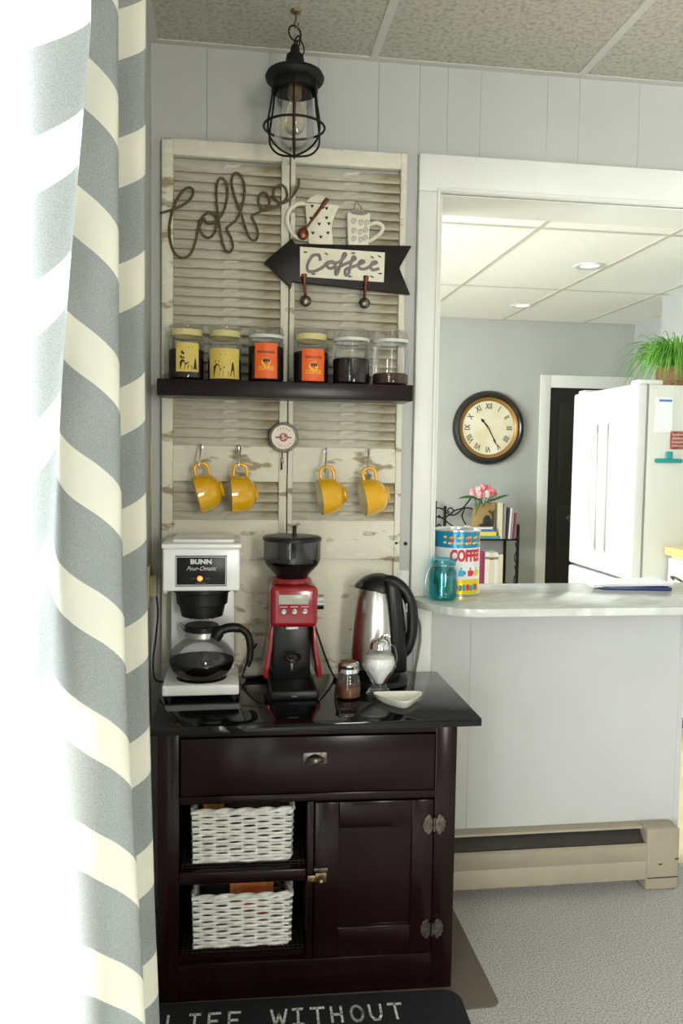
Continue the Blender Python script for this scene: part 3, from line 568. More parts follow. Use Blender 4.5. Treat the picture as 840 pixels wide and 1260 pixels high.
# ================================================================== ROUND 5 CENT BADGE
bd = thing('round_badge', 'small round enamel dial with red 5 and dangling pendulum', 'wall ornament', (0.152, SY-0.0005, 1.407))
MB().lathe([(0, 0), (0.0425, 0), (0.0435, -0.010), (0.041, -0.017), (0.036, -0.018), (0.0345, -0.014)], seg=36, axis='Y').build('rim', 'pewter', bd)
fc = MB().lathe([(0, -0.0145), (0.0345, -0.0145), (0.0345, -0.010)], seg=32, axis='Y').build('face', 'dial', bd)
MB().lathe([(0, -0.0158), (0.0125, -0.0156), (0.0125, -0.0140)], seg=24, axis='Y').build('red_roundel', 'red', fc)
MB().box(-0.023, 0.023, -0.0154, -0.0142, -0.0028, 0.0018).build('cross_bar', 'red', fc)
text('numeral', '5', 0.022, 'dial', fc, (-0.001, -0.0160, 0), bold=0.0005); text('numeral', '¢', 0.010, 'dial', fc, (0.0075, -0.0160, -0.001))
for base, w in ((PI*0.5, 'FRESH'), (-PI*0.5, 'COFFEE')):
    for i, ch in enumerate(w):
        k = (i-(len(w)-1)/2)*0.34; a = base-k if base > 0 else base+k
        text('lettering', ch, 0.0085, 'red', fc, (0.0255*math.cos(a), -0.0146, 0.0255*math.sin(a)), (PI/2, (PI/2-a) if base > 0 else (-PI/2-a), 0), 0.0003)
pn = MB().cyl((-0.003, -0.008, -0.040), (-0.004, -0.008, -0.088), 0.0016, 8).build('pendulum', 'iron', bd)
MB().box(-0.0065, 0.001, -0.011, -0.006, -0.074, -0.058).build('pendulum_bob', 'pewter', pn, bevel=0.001)
MB().box(-0.0065, -0.002, -0.0105, -0.0065, -0.094, -0.074).build('pendulum_bob', 'iron', pn, bevel=0.001)

# ================================================================== YELLOW MUGS ON HOOKS
def cup():
    t = thing('yellow_mug', '', 'mug')
    MB().lathe([(0.021, 0.000), (0.023, 0.003), (0.022, 0.007), (0.034, 0.012), (0.045, 0.024), (0.0505, 0.042), (0.0520, 0.062), (0.0525, 0.075), (0.0515, 0.0762)], seg=40).build('outer_wall', 'mug', t)
    MB().lathe([(0.0515, 0.0762), (0.0495, 0.0755), (0.0490, 0.060), (0.0470, 0.042), (0.0420, 0.025), (0.031, 0.015), (0.0, 0.012)], seg=40).build('lining', 'mugin', t)
    MB().lathe([(0, 0.002), (0.021, 0.0)], seg=40).build('foot', 'mug', t)
    q = spline([(0.0490, 0, 0.062), (0.060, 0, 0.064), (0.075, 0, 0.062), (0.083, 0, 0.050), (0.080, 0, 0.034), (0.068, 0, 0.026), (0.048, 0, 0.027)], 5)
    MB().tube(q, 0.0052, 10).build('handle', 'mug', t); return t
def place(t, top, axis, upv_):
    z = Vector(axis).normalized(); x = Vector(upv_); x = (x-z*x.dot(z)).normalized(); y = z.cross(x)
    R3 = Matrix((x, y, z)).transposed().to_4x4(); g = R3 @ Vector((0.0775, 0, 0.049))
    R3.translation = Vector(top)-g; t.matrix_world = R3
c0 = cup(); HY = SY-0.0585
for i, (hx, hz, ax, lab) in enumerate(((-0.0855, 1.3225, (-0.95, -0.10, -0.25), 'yellow mug on hook by the shutter edge beside the curtain'), (0.024, 1.3225, (-0.99, -0.08, -0.06), 'yellow mug hanging rim upright, second along from the curtain'),
                                      (0.268, 1.3170, (-0.97, -0.07, -0.16), 'yellow mug hanging nearest the round dial, pale inside showing'), (0.3895, 1.3160, (-0.97, -0.06, -0.19), 'yellow mug hanging over the kettle, pale inside showing'))):
    c = c0 if i == 0 else copy_tree(c0)
    c['label'] = lab; c['group'] = 'yellow mugs on hooks'
    place(c, (hx, HY, hz), ax, (0.06, 0, 1))
for i, (hx, hz) in enumerate(((-0.0855, 1.3225), (0.024, 1.3225), (0.268, 1.3170), (0.3895, 1.3160))):
    lean = (0.004, -0.003, 0.007, 0.012)[i]
    t = thing('mug_hook', ('steel wire hook holding the mug beside the curtain', 'steel wire hook holding the second mug from the curtain', 'steel wire hook holding the mug nearest the dial', 'steel wire hook holding the mug over the kettle')[i], 'hook', (hx, SY, hz), 0, 'wire mug hooks')
    MB().tube(spline([(lean, 0.001, 0.052), (lean, -0.008, 0.060), (lean*0.8, -0.030, 0.050), (lean*0.4, -0.046, 0.020), (0.0, -0.050, 0.000), (0.0, -0.0585, -0.0078), (0.0, -0.066, 0.001), (0.002, -0.062, 0.018), (0.004, -0.050, 0.040), (0.005, -0.038, 0.054), (lean+0.002, -0.014, 0.060)], 5), 0.0019, 8).build('wire', 'steel', t)
    MB().lathe([(0, -0.003), (0.006, -0.002), (0.006, 0)], (lean, 0, 0.052), 12, 'Y').build('screw_plate', 'steel', t)

# ================================================================== HANGING LANTERN
hk = thing('ceiling_hook', 'small brass hook screwed into the ceiling above the lantern', 'hook', (0.161, 2.167, CZ))
MB().lathe([(0, -0.006), (0.012, -0.005), (0.015, 0.0), (0, 0.0)], (0, 0, 0), 18).build('ceiling_plate', 'brass', hk)
MB().tube(spline([(0, 0, -0.004), (0, 0, -0.024), (-0.004, 0, -0.034), (-0.001, 0, -0.042), (0.006, 0, -0.038), (0.007, 0, -0.030)], 5), 0.0022, 8).build('hook_wire', 'brass', hk)
ln = thing('hanging_lantern', 'black caged nautical lantern hanging from the ceiling hook', 'lantern', (0.160, 2.167, 2.128))
def ring(c, R, r, ax):
    p = []
    for k in range(28):
        a = 2*PI*k/28; u, w = R*math.cos(a), R*math.sin(a)
        p.append((c[0]+u, c[1], c[2]+w) if ax == 'Y' else ((c[0], c[1]+u, c[2]+w) if ax == 'X' else (c[0]+u, c[1]+w, c[2])))
    return MB().tube(p, r, 7, closed=True)
b = ring((0, 0, 0), 0.0185, 0.0022, 'Y'); b.xf(Matrix.Translation((-0.001, 0, 0.3105)) @ Matrix.Rotation(0.5, 4, 'Z')); b.build('chain_link', 'iron', ln)
b = ring((0, 0, 0), 0.0135, 0.0022, 'X'); b.xf(Matrix.Translation((0.006, 0, 0.290)) @ Matrix.Rotation(0.5, 4, 'Z')); b.build('chain_link', 'iron', ln)
b = ring((0, 0, 0), 0.017, 0.0020, 'Y'); b.xf(Matrix.Translation((0.013, -0.008, 0.272)) @ Matrix.Rotation(0.9, 4, 'Z')); b.build('chain_link', 'iron', ln)
MB().lathe([(0, 0.283), (0.008, 0.282), (0.011, 0.275), (0.013, 0.262), (0.022, 0.255), (0.025, 0.235), (0.027, 0.222), (0.036, 0.215), (0.058, 0.213), (0.072, 0.209), (0.0765, 0.200), (0.074, 0.191), (0.068, 0.186), (0.060, 0.184), (0.054, 0.190), (0.0, 0.192)], seg=36).build('cap', 'iron', ln)
MB().lathe([(0.056, 0.195), (0.060, 0.184), (0.060, 0.165), (0.057, 0.165), (0.052, 0.186)], seg=30).build('collar', 'iron', ln)
MB().lathe([(0.046, 0.188), (0.046, 0.180), (0.049, 0.12), (0.052, 0.06), (0.050, 0.045), (0.040, 0.028), (0.022, 0.018), (0, 0.015)], seg=32).build('glass_globe', 'glass', ln)
MB().lathe([(0.018, 0.190), (0.018, 0.150), (0.014, 0.147), (0, 0.147)], seg=18).build('lamp_socket', 'filament', ln)
MB().lathe([(0.012, 0.147), (0.014, 0.135), (0.026, 0.105), (0.028, 0.085), (0.022, 0.066), (0.010, 0.056), (0, 0.054)], seg=22).build('bulb', 'bulb', ln)
ring((0, 0, 0.075), 0.079, 0.0032, 'Z').build('cage_ring', 'iron', ln)
for k in range(6):
    a = k*PI/3+PI/2-0.1; c, s_ = math.cos(a), math.sin(a)
    MB().tube(spline([(0.060*c, 0.060*s_, 0.186), (0.066*c, 0.066*s_, 0.13), (0.0755*c, 0.0755*s_, 0.075), (0.072*c, 0.072*s_, 0.040), (0.045*c, 0.045*s_, 0.014), (0.0, 0.0, 0.002)], 5), 0.0028, 7).build('cage_bar', 'iron', ln)

# ================================================================== CABINET
TZ = 0.710
cbt = thing('storage_cabinet', 'dark plum wooden cabinet with drawer, door and open basket shelves', 'cabinet', (0.568, 1.935, 0), math.radians(-1.6))
W, D, H_ = 0.738, 0.395, 0.689
MB().box(-W, -W+0.018, 0.0185, D, 0.004, H_).build('side_panel', 'espresso', cbt); MB().box(-0.018, 0, 0.0185, D, 0.004, H_).build('side_panel', 'espresso', cbt)
MB().box(-W+0.0182, -0.0182, D-0.010, D, 0.10, H_).build('back_panel', 'espresso', cbt)
MB().box(-W+0.0182, -0.0182, 0.019, D-0.0102, 0.098, 0.115).build('bottom_board', 'espresso', cbt)
MB().box(-W, -W+0.052, 0, 0.018, 0.004, H_).build('stile', 'espresso', cbt, bevel=0.002)
MB().box(-0.054, 0, 0, 0.018, 0.004, H_).build('stile', 'espresso', cbt, bevel=0.002)
MB().box(-W+0.0522, -0.0542, 0, 0.018, 0.671, H_).build('rail', 'espresso', cbt, bevel=0.001)
MB().box(-W+0.0522, -0.0542, 0, 0.018, 0.503, 0.523).build('rail', 'espresso', cbt, bevel=0.002)
MB().box(-W+0.0522, -0.0542, 0, 0.018, 0.004, 0.098).build('rail', 'espresso', cbt, bevel=0.002)
MB().box(-0.374, -0.357, -0.002, 0.018, 0.0985, 0.5025).build('divider_post', 'espresso', cbt, bevel=0.003)
MB().box(-0.372, -0.359, 0.0185, D-0.011, 0.1155, 0.5025).build('divider_panel', 'espresso', cbt)
MB().box(-W+0.0185, -0.3745, 0.019, D-0.0102, 0.318, 0.334).build('shelf_board', 'espresso', cbt)
MB().box(-W+0.0522, -0.3745, -0.004, 0.0188, 0.302, 0.335).build('shelf_edge', 'espresso', cbt, bevel=0.005, seg=3)
dr = MB().box(-W+0.056, -0.057, -0.004, 0.016, 0.526, 0.668).build('drawer', 'espresso', cbt, bevel=0.003)
cp = MB().box(-0.386, -0.328, -0.0058, -0.0035, 0.600, 0.628).build('cup_pull', 'pewter', dr, bevel=0.001)
pl = MB()
prof = []
for i in range(9):
    row = []
    for k in range(17):
        a = PI*k/16; q = (PI/2)*i/8
        row.append((-0.357+0.024*math.cos(a)*(0.35+0.65*math.cos(q*0.9)), -0.0055-0.019*math.sin(q)*math.sin(a)**0.6 if 0 < k < 16 else -0.0055, 0.603+0.021*math.sin(a)*math.cos(q*0.75)))
    prof.append(row)
vs = [p for r in prof for p in r]; fs = [(i*17+k, i*17+k+1, (i+1)*17+k+1, (i+1)*17+k) for i in range(8) for k in range(16)]
MB().add(vs, fs).build('pull_cup', 'pewter', dr)
dx0, dx1, dz0, dz1 = -0.355, -0.057, 0.101, 0.500
door = MB().box(dx0+0.058, dx1-0.052, 0.004, 0.014, dz0+0.075, dz1-0.065).build('door', 'espresso', cbt)
MB().box(dx0, dx0+0.060, -0.004, 0.016, dz0, dz1).build('door_stile', 'espresso', door, bevel=0.0025)
MB().box(dx1-0.054, dx1, -0.004, 0.016, dz0, dz1).build('door_stile', 'espresso', door, bevel=0.0025)
MB().box(dx0+0.0602, dx1-0.0542, -0.0038, 0.016, dz0, dz0+0.077).build('door_rail', 'espresso', door, bevel=0.0025)
MB().box(dx0+0.0602, dx1-0.0542, -0.0038, 0.016, dz1-0.067, dz1).build('door_rail', 'espresso', door, bevel=0.0025)
for hz in (0.437, 0.165):
    hg = MB().cyl((-0.0555, -0.0085, hz-0.017), (-0.0555, -0.0085, hz+0.017), 0.0036, 10).build('hinge', 'pewter', door)
    for s_ in (-1, 1):
        fan = [(-0.0555+s_*0.003, hz-0.010)]
        for k in range(19):
            a = -1.25+2.5*k/18; r = 0.0265+0.0028*abs(math.sin(k*PI/3)); fan.append((-0.0555+s_*(0.003+r*0.92*math.cos(a)), hz+r*math.sin(a)))
        fan.append((-0.0555+s_*0.003, hz+0.010))
        MB().prism(fan, -0.0085 if s_ > 0 else -0.0075, -0.0042 if s_ < 0 else -0.0002, 'XZ').build('butterfly_leaf', 'pewter', hg, bevel=0.0012, seg=1)
        for k in range(5):
            a = -1.0+0.5*k; bar((-0.0555+s_*0.006, -0.0088, hz+0.004*math.sin(a)), (-0.0555+s_*(0.003+0.0245*math.cos(a)), -0.0088, hz+0.0255*math.sin(a)), 0.0016, 0.0012).build('leaf_rib', 'pewter', hg)
lt = MB().box(-0.352, -0.325, -0.0065, -0.004, 0.298, 0.322).build('latch', 'brass', door, bevel=0.001)
MB().ball((-0.339, -0.016, 0.308), 0.0085, 0.010, 0.0085, 14, 8).build('latch_knob', 'brass', lt)
MB().box(-0.372, -0.352, -0.010, -0.0042, 0.300, 0.318).build('latch_catch', 'brass', lt, bevel=0.0015)
MB().box(-0.356, -0.322, -0.0062, -0.0038, 0.324, 0.334).build('latch_plate', 'pewter', lt, bevel=0.001)
for z in (0.1155, 0.3345):
    wm = MB()
    for k in range(26): wm.box(-W+0.058+k*0.0120, -W+0.0592+k*0.0120, 0.020, 0.30, z, z+0.0012)
    for k in range(24): wm.box(-W+0.056, -0.376, 0.020+k*0.0120, 0.0212+k*0.0120, z+0.0012, z+0.0024)
    for k in range(26): wm.box(-W+0.058+k*0.0120, -W+0.0592+k*0.0120, 0.0188, 0.0200, z-0.0005, z+0.010)
    wm.box(-W+0.056, -0.376, 0.0186, 0.0202, z+0.009, z+0.0105)
    wm.build('wire_mesh_liner', 'wire', cbt)
tag(MB().box(-0.1815, 0.6235, 1.913, 2.3585, 0.690, TZ).build('cabinet_top', 'blacktop', bevel=0.002), 'polished black stone slab lying on the plum cabinet', 'worktop')

# wicker baskets
def wicker(label, loc, w, d, hgt):
    t = thing('wicker_basket', label, 'basket', loc, math.radians(-1.6), 'white wicker baskets')
    def path(k, n, z):      # rounded rectangle, slightly flared
        f = 1+0.03*(z/hgt); a, b = w/2*f, d/2*f; per = 2*(a+b)*2; s_ = (k/n)*per
        segs = ((2*a, (-a, -b), (1, 0), (0, -1)), (2*b, (a, -b), (0, 1), (1, 0)), (2*a, (a, b), (-1, 0), (0, 1)), (2*b, (-a, b), (0, -1), (-1, 0)))
        for L_, p, dr_, nr in segs:
            if s_ <= L_: return p[0]+dr_[0]*s_, p[1]+dr_[1]*s_, nr, s_
            s_ -= L_
        return -a, -b, (0, -1), 0
    n, rows = 112, 15; wv = MB()
    for r in range(rows):
        z = 0.008+(hgt-0.020)*r/(rows-1); pts = []
        for k in range(n):
            x, y, nr, s_ = path(k, n, z); off = 0.0038*math.cos(PI*(k/4.0+r))
            pts.append((x+nr[0]*off, y+nr[1]*off, z+0.0012*math.sin(r*7+k*0.3)))
        wv.tube(pts, 0.0037 if r > 1 else 0.0046, 6, closed=True)
    stuff(wv.build('weave', 'wicker', t))
    st = MB()
    for k in range(0, n, 4):
        x, y, nr, _ = path(k+2, n, 0); x2, y2, _, _ = path(k+2, n, hgt); st.cyl((x, y, 0.002), (x2, y2, hgt-0.004), 0.0028, 6)
    stuff(st.build('stakes', 'wicker', t))
    rim = MB()
    for ph in (0, PI):
        pts = []
        for k in range(n):
            x, y, nr, _ = path(k, n, hgt); pts.append((x+nr[0]*0.004*math.cos(k*0.55+ph), y+nr[1]*0.004*math.cos(k*0.55+ph), hgt-0.003+0.0035*math.sin(k*0.55+ph)))
        rim.tube(pts, 0.0050, 6, closed=True)
    rim.build('rim', 'wicker', t)
    MB().box(-w/2+0.004, w/2-0.004, -d/2+0.004, d/2-0.004, 0.001, 0.005).build('base', 'wicker', t)
    return t
B1 = (0.040, 2.097, 0.3378); B2 = (0.040, 2.097, 0.1188)
wicker('white wicker basket on the upper shelf of the cabinet', B1, 0.238, 0.235, 0.138)
wicker('white wicker basket on the bottom shelf of the cabinet', B2, 0.234, 0.235, 0.138)
def pack(name, label, cat, loc, sx, sy, sz, mat, band):
    t = thing(name, label, cat, loc)
    MB().box(-sx/2, sx/2, -sy/2, sy/2, 0, sz).build('box_body', mat, t, bevel=0.003)
    for x in (-0.40, 0.34): MB().box(sx*x, sx*x+sx*0.06, -sy/2-0.0006, -sy/2+0.001, 0.002, sz-0.002).build('printed_band', band, t)
pack('amber_carton', 'amber cardboard packet standing in the upper basket', 'carton', (-0.037, 2.120, 0.3445), 0.055, 0.10, 0.150, 'amber', 'gold')
pack('dark_carton', 'black glossy packet standing in the upper basket', 'carton', (0.068, 2.120, 0.3445), 0.135, 0.10, 0.152, 'darkpack', 'darkpack')
pack('orange_carton', 'orange printed packet standing in the lower basket', 'carton', (0.063, 2.075, 0.125), 0.113, 0.04, 0.158, 'orange', 'amber')
pack('black_carton', 'black packet behind orange one in the lower basket', 'carton', (0.010, 2.145, 0.125), 0.15, 0.08, 0.154, 'darkpack', 'darkpack')

# ================================================================== MATS ON THE FLOOR
def rounded(x0, x1, y0, y1, r, n=8):
    p = []
    for cx, cy, a in ((x1-r, y1-r, 0), (x0+r, y1-r, PI/2), (x0+r, y0+r, PI), (x1-r, y0+r, 1.5*PI)):
        p += [(cx+r*math.cos(a+PI/2*k/n), cy+r*math.sin(a+PI/2*k/n)) for k in range(n+1)]
    return p
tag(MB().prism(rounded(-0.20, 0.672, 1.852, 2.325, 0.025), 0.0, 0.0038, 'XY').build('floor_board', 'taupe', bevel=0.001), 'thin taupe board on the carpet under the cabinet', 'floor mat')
mt_ = thing('floor_mat', 'black doormat lettered in chalky capitals before the cabinet', 'mat', (0.18, 1.68, 0.0042), math.radians(-2.0))
MB().prism(rounded(-0.395, 0.392, -0.24, 0.250, 0.045), 0, 0.009, 'XY').build('pile', 'mat', mt_, bevel=0.003)
def chalkword(w, x, size, y):
    S = {'L': [[(0, 1), (0, 0), (.6, 0)]], 'I': [[(.1, 1), (.7, 1)], [(.4, 1), (.4, 0)], [(.1, 0), (.7, 0)]], 'F': [[(.05, 0), (.05, 1), (.7, 1)], [(.05, .5), (.55, .5)]], 'E': [[(.7, 0), (.05, 0), (.05, 1), (.7, 1)], [(.05, .5), (.55, .5)]],
         'W': [[(0, 1), (.22, 0), (.45, .7), (.68, 0), (.9, 1)]], 'T': [[(0, 1), (.8, 1)], [(.4, 1), (.4, 0)]], 'H': [[(.05, 1), (.05, 0)], [(.65, 1), (.65, 0)], [(.05, .5), (.65, .5)]],
         'O': [[(.4+.36*math.cos(a*.5), .5+.5*math.sin(a*.5)) for a in range(14)]], 'U': [[(0, 1), (.02, .35), (.2, .03), (.5, .03), (.68, .35), (.7, 1)]]}
    for ch in w:
        for st_ in S[ch]:
            b = MB()
            for (a0, b0), (a1, b1) in zip(st_[:-1], st_[1:]):
                v = Vector((a1-a0, b1-b0)).normalized()*0.05; nn = Vector((-v.y, v.x))*1.5
                q = [(a0-v.x+nn.x, b0-v.y+nn.y), (a0-v.x-nn.x, b0-v.y-nn.y), (a1+v.x-nn.x, b1+v.y-nn.y), (a1+v.x+nn.x, b1+v.y+nn.y)]
                b.prism([(x+u*size*0.86, y+t_*size*1.15) for u, t_ in q], 0.0085, 0.0096, 'XY')
            b.build('letter_stroke', 'chalk', mt_)
        x += size*1.03
chalkword('LIFE', -0.325, 0.046, 0.150); chalkword('WITHOUT', -0.080, 0.046, 0.150)

# ================================================================== WHITE COFFEE MAKER AND CARAFE
cm = thing('coffee_maker', 'white drip coffee maker with black panel lettered BUNN', 'coffee maker', (-0.0725, 2.122, TZ))
for x in (-0.085, 0.085):
    for y in (0.02, 0.20): MB().lathe([(0, 0), (0.012, 0), (0.012, 0.0125), (0, 0.0125)], (x, y, 0), 12).build('foot', 'bplastic', cm)
MB().box(-0.100, 0.100, 0.000, 0.225, 0.012, 0.041).build('base', 'bunnw', cm, bevel=0.006, seg=3)
MB().lathe([(0, 0.0455), (0.062, 0.0455), (0.068, 0.041), (0.068, 0.040)], (0.0, 0.082, 0), 32).build('warming_plate', 'bplastic', cm)
MB().box(-0.088, 0.088, 0.168, 0.225, 0.0405, 0.290).build('tower', 'bunnw', cm, bevel=0.004)
MB().box(-0.098, 0.100, 0.004, 0.228, 0.2885, 0.400).build('head', 'bunnw', cm, bevel=0.006, seg=3)
ld = MB().box(-0.102, 0.104, 0.000, 0.230, 0.3995, 0.413).build('lid', 'bunnw', cm, bevel=0.005, seg=3)
MB().box(-0.075, 0.085, 0.03, 0.20, 0.4125, 0.422).build('lid_step', 'bunnw', ld, bevel=0.004)
for x in (-0.092, 0.088): MB().box(x-0.005, x+0.005, 0.012, 0.022, 0.282, 0.289).build('tab', 'chrome', cm)
pn = MB().box(-0.066, 0.066, 0.0025, 0.006, 0.3015, 0.382).build('label_panel', 'panel', cm, bevel=0.001)
for x0, x1, z0, z1 in ((-0.0645, 0.0645, 0.3775, 0.3795), (-0.0645, 0.0645, 0.3040, 0.3060), (-0.0645, -0.0625, 0.306, 0.3775), (0.0625, 0.0645, 0.306, 0.3775)):
    MB().box(x0, x1, 0.0020, 0.0032, z0, z1).build('silver_border', 'silver', pn)
text('lettering', 'BUNN', 0.0165, 'silver', pn, (0.0, 0.0022, 0.3655), bold=0.0009, xs=1.15, space=1.05)
text('lettering', 'Pour-Omatic', 0.0155, 'silver', pn, (0.0, 0.0022, 0.348), shear=0.45, xs=0.92)
MB().lathe([(0, 0.0005), (0.006, 0.001), (0.0075, 0.003)], (-0.003, 0, 0.322), 16, 'Y').build('lamp', 'lamp', pn)
MB().lathe([(0, 0.0002), (0.0028, 0.0004), (0.003, 0.002)], (-0.001, 0, 0.322), 12, 'Y').build('lamp_core', 'lampw', pn)
for x0, x1, z in ((-0.026, -0.014, 0.322), (0.012, 0.024, 0.322), (-0.014, 0.012, 0.3105)): MB().box(x0, x1, 0.0021, 0.0030, z-0.0006, z+0.0006).build('fine_print', 'greyink', pn)
MB().lathe([(0, 0.2885), (0.079, 0.2885), (0.079, 0.276), (0.071, 0.273), (0.068, 0.242), (0.0625, 0.240), (0.056, 0.208), (0.035, 0.203), (0, 0.202)], (0.0, 0.098, 0), 36).build('brew_funnel', 'bplastic', cm)
for x in (-0.030, 0.002, 0.028): MB().cyl((x, 0.098, 0.198), (x, 0.098, 0.206), 0.004, 8).build('drip_nub', 'bplastic', cm)
cf = thing('glass_carafe', 'round glass carafe of black coffee with black handle', 'carafe', (-0.0725, 2.2005, TZ+0.0458))
MB().lathe([(0, 0.001), (0.060, 0.001), (0.070, 0.006), (0.082, 0.022), (0.0885, 0.042), (0.086, 0.062), (0.074, 0.082), (0.056, 0.097), (0.044, 0.104), (0.041, 0.110), (0.043, 0.131)], seg=40).build('glass_bowl', 'glass', cf)
MB().lathe([(0, 0.003), (0.059, 0.003), (0.069, 0.008), (0.0805, 0.023), (0.0865, 0.040), (0.0868, 0.0455), (0, 0.0455)], seg=40).build('coffee', 'coffee', cf)
MB().lathe([(0.0425, 0.106), (0.0445, 0.108), (0.0445, 0.121), (0.0435, 0.123)], seg=36).build('metal_band', 'steel', cf)
MB().lathe([(0.044, 0.123), (0.047, 0.125), (0.047, 0.137), (0.043, 0.141), (0, 0.139)], seg=36).build('lid', 'bplastic', cf)
MB().tube(spline([(-0.040, -0.006, 0.127), (-0.050, -0.008, 0.138), (-0.060, -0.010, 0.145)], 4), [0.012, 0.010, 0.008, 0.007, 0.006, 0.005, 0.004, 0.003, 0.002], 8).build('pouring_lip', 'glass', cf)
MB().tube(spline([(0.036, -0.030, 0.108), (0.050, -0.030, 0.128), (0.075, -0.028, 0.136), (0.105, -0.026, 0.132), (0.124, -0.024, 0.112), (0.130, -0.024, 0.080), (0.128, -0.024, 0.048), (0.122, -0.024, 0.030)], 5), [0.016]*5+[0.013]*10+[0.010]*10+[0.009]*6+[0.0075]*5, 10).build('handle', 'bplastic', cf)

# ================================================================== RED GRINDER
gr = thing('coffee_grinder', 'cranberry red electric coffee grinder with smoky bean hopper', 'grinder', (0.172, 2.235, TZ))
MB().box(-0.064, 0.064, -0.135, 0.098, 0.0, 0.026).build('base_tray', 'bplastic', gr, bevel=0.006, seg=3)
MB().box(-0.052, 0.052, -0.020, 0.098, 0.0255, 0.186).build('core', 'bplastic', gr, bevel=0.003)
for s_ in (-1, 1):
    MB().prism([(s_*0.0530, 0.186), (s_*0.0605, 0.186), (s_*0.068, 0.115), (s_*0.0775, 0.075), (s_*0.0795, 0.045), (s_*0.0665, 0.040), (s_*0.064, 0.075), (s_*0.0555, 0.125)], -0.070, 0.098, 'XZ').build('side_cheek', 'gred', gr, bevel=0.003)
hd = MB().box(-0.0640, 0.0640, -0.095, 0.100, 0.185, 0.298).build('head', 'gred', gr, bevel=0.016, seg=4)
MB().lathe([(0.057, 0.296), (0.055, 0.303), (0.050, 0.309), (0, 0.310)], seg=36).build('collar', 'gred', gr)
MB().lathe([(0.041, 0.306), (0.044, 0.315), (0.050, 0.322), (0.072, 0.346), (0.0765, 0.352), (0.0785, 0.360), (0.0790, 0.412)], seg=40).build('bean_hopper', 'smoke', gr)
MB().lathe([(0.0430, 0.306), (0.0455, 0.315), (0.0515, 0.3215), (0.0715, 0.3432), (0.0740, 0.347)], seg=40).build('hopper_funnel', 'bplastic', gr)
MB().lathe([(0, 0.308), (0.040, 0.3085), (0.047, 0.322), (0.069, 0.347), (0.072, 0.352), (0.04, 0.356), (0, 0.358)], seg=32).build('beans', 'beans', gr)
MB().cyl((0, 0, 0.31), (0, 0, 0.410), 0.012, 14).build('hopper_stem', 'bplastic', gr)
hl = MB().lathe([(0, 0.424), (0.060, 0.424), (0.076, 0.423), (0.0815, 0.419), (0.0815, 0.412), (0.0775, 0.410), (0, 0.411)], seg=40).build('hopper_lid', 'bplastic', gr)
MB().tube([(0.006, 0, 0.422), (0.006, 0, 0.440), (0.006, 0, 0.452)], [0.0065, 0.0055, 0.0060], 10).build('lid_grip', 'bplastic', hl)
sc = MB().box(-0.042, 0.038, -0.0972, -0.094, 0.249, 0.275).build('display', 'lcd', hd, bevel=0.001)
for x in (-0.028, 0.0, 0.028):
    MB().lathe([(0, -0.0065), (0.0065, -0.006), (0.0075, -0.003), (0.0075, 0)], (x, -0.0945, 0.231), 18, 'Y').build('button', 'chrome', hd)
    MB().box(x-0.010, x+0.010, -0.0965, -0.0945, 0.2420, 0.2434).build('fine_print', 'silver', hd)
for x in (0.012, 0.024): MB().ball((x, -0.05, 0.3015), 0.0018, seg=8, rings=6).build('glint_bead', 'chrome', gr)  # two tiny chrome beads put in as bright lamp glints on the head
MB().lathe([(0, 0.0205), (0.021, 0.0200), (0.022, 0.018), (0.022, 0.004), (0.024, 0.0)], (0.0635, -0.045, 0.247), 28, 'X').build('dial', 'chrome', gr)
cr = ring((0, 0, 0), 0.021, 0.0035, 'Z'); cr.xf(Matrix.Translation((0, -0.055, 0.095)) @ Matrix.Rotation(0.35, 4, 'X')); cr.build('cradle', 'bplastic', gr)
MB().box(-0.018, 0.018, -0.030, -0.018, 0.166, 0.180).build('outlet', 'steel', gr, bevel=0.002)
MB().tube(spline([(-0.018, -0.052, 0.104), (-0.010, -0.068, 0.091), (0, -0.072, 0.088), (0.010, -0.068, 0.091), (0.018, -0.052, 0.104)], 4), 0.0018, 6).build('cradle_rim', 'chrome', gr)
MB().box(-0.006, 0.006, -0.030, -0.019, 0.050, 0.085).build('cradle_post', 'pewter', gr, bevel=0.003)
MB().box(-0.007, 0.007, -0.1360, -0.1345, 0.010, 0.013).build('badge', 'greyink', gr)
# cord behind the grinder
tag(MB().tube(spline([(0.2385, 2.325, 0.892), (0.262, 2.335, 0.82), (0.285, 2.337, 0.755), (0.303, 2.330, 0.7155), (0.308, 2.29, 0.7135), (0.300, 2.22, 0.7132), (0.284, 2.13, 0.7132), (0.276, 2.02, 0.7132), (0.2745, 1.96, 0.7132)], 6), 0.0030, 8).build('power_cord', 'cord'), 'black power cord running from the red grinder over the slab', 'cord')
tag(MB().tube(spline([(0.080, 2.335, 0.81), (0.060, 2.337, 0.775), (0.044, 2.335, 0.730), (0.045, 2.325, 0.7135), (0.110, 2.345, 0.7132)], 6), 0.0030, 8).build('appliance_cord', 'cord'), 'black cord between the coffee maker and the grinder', 'cord')

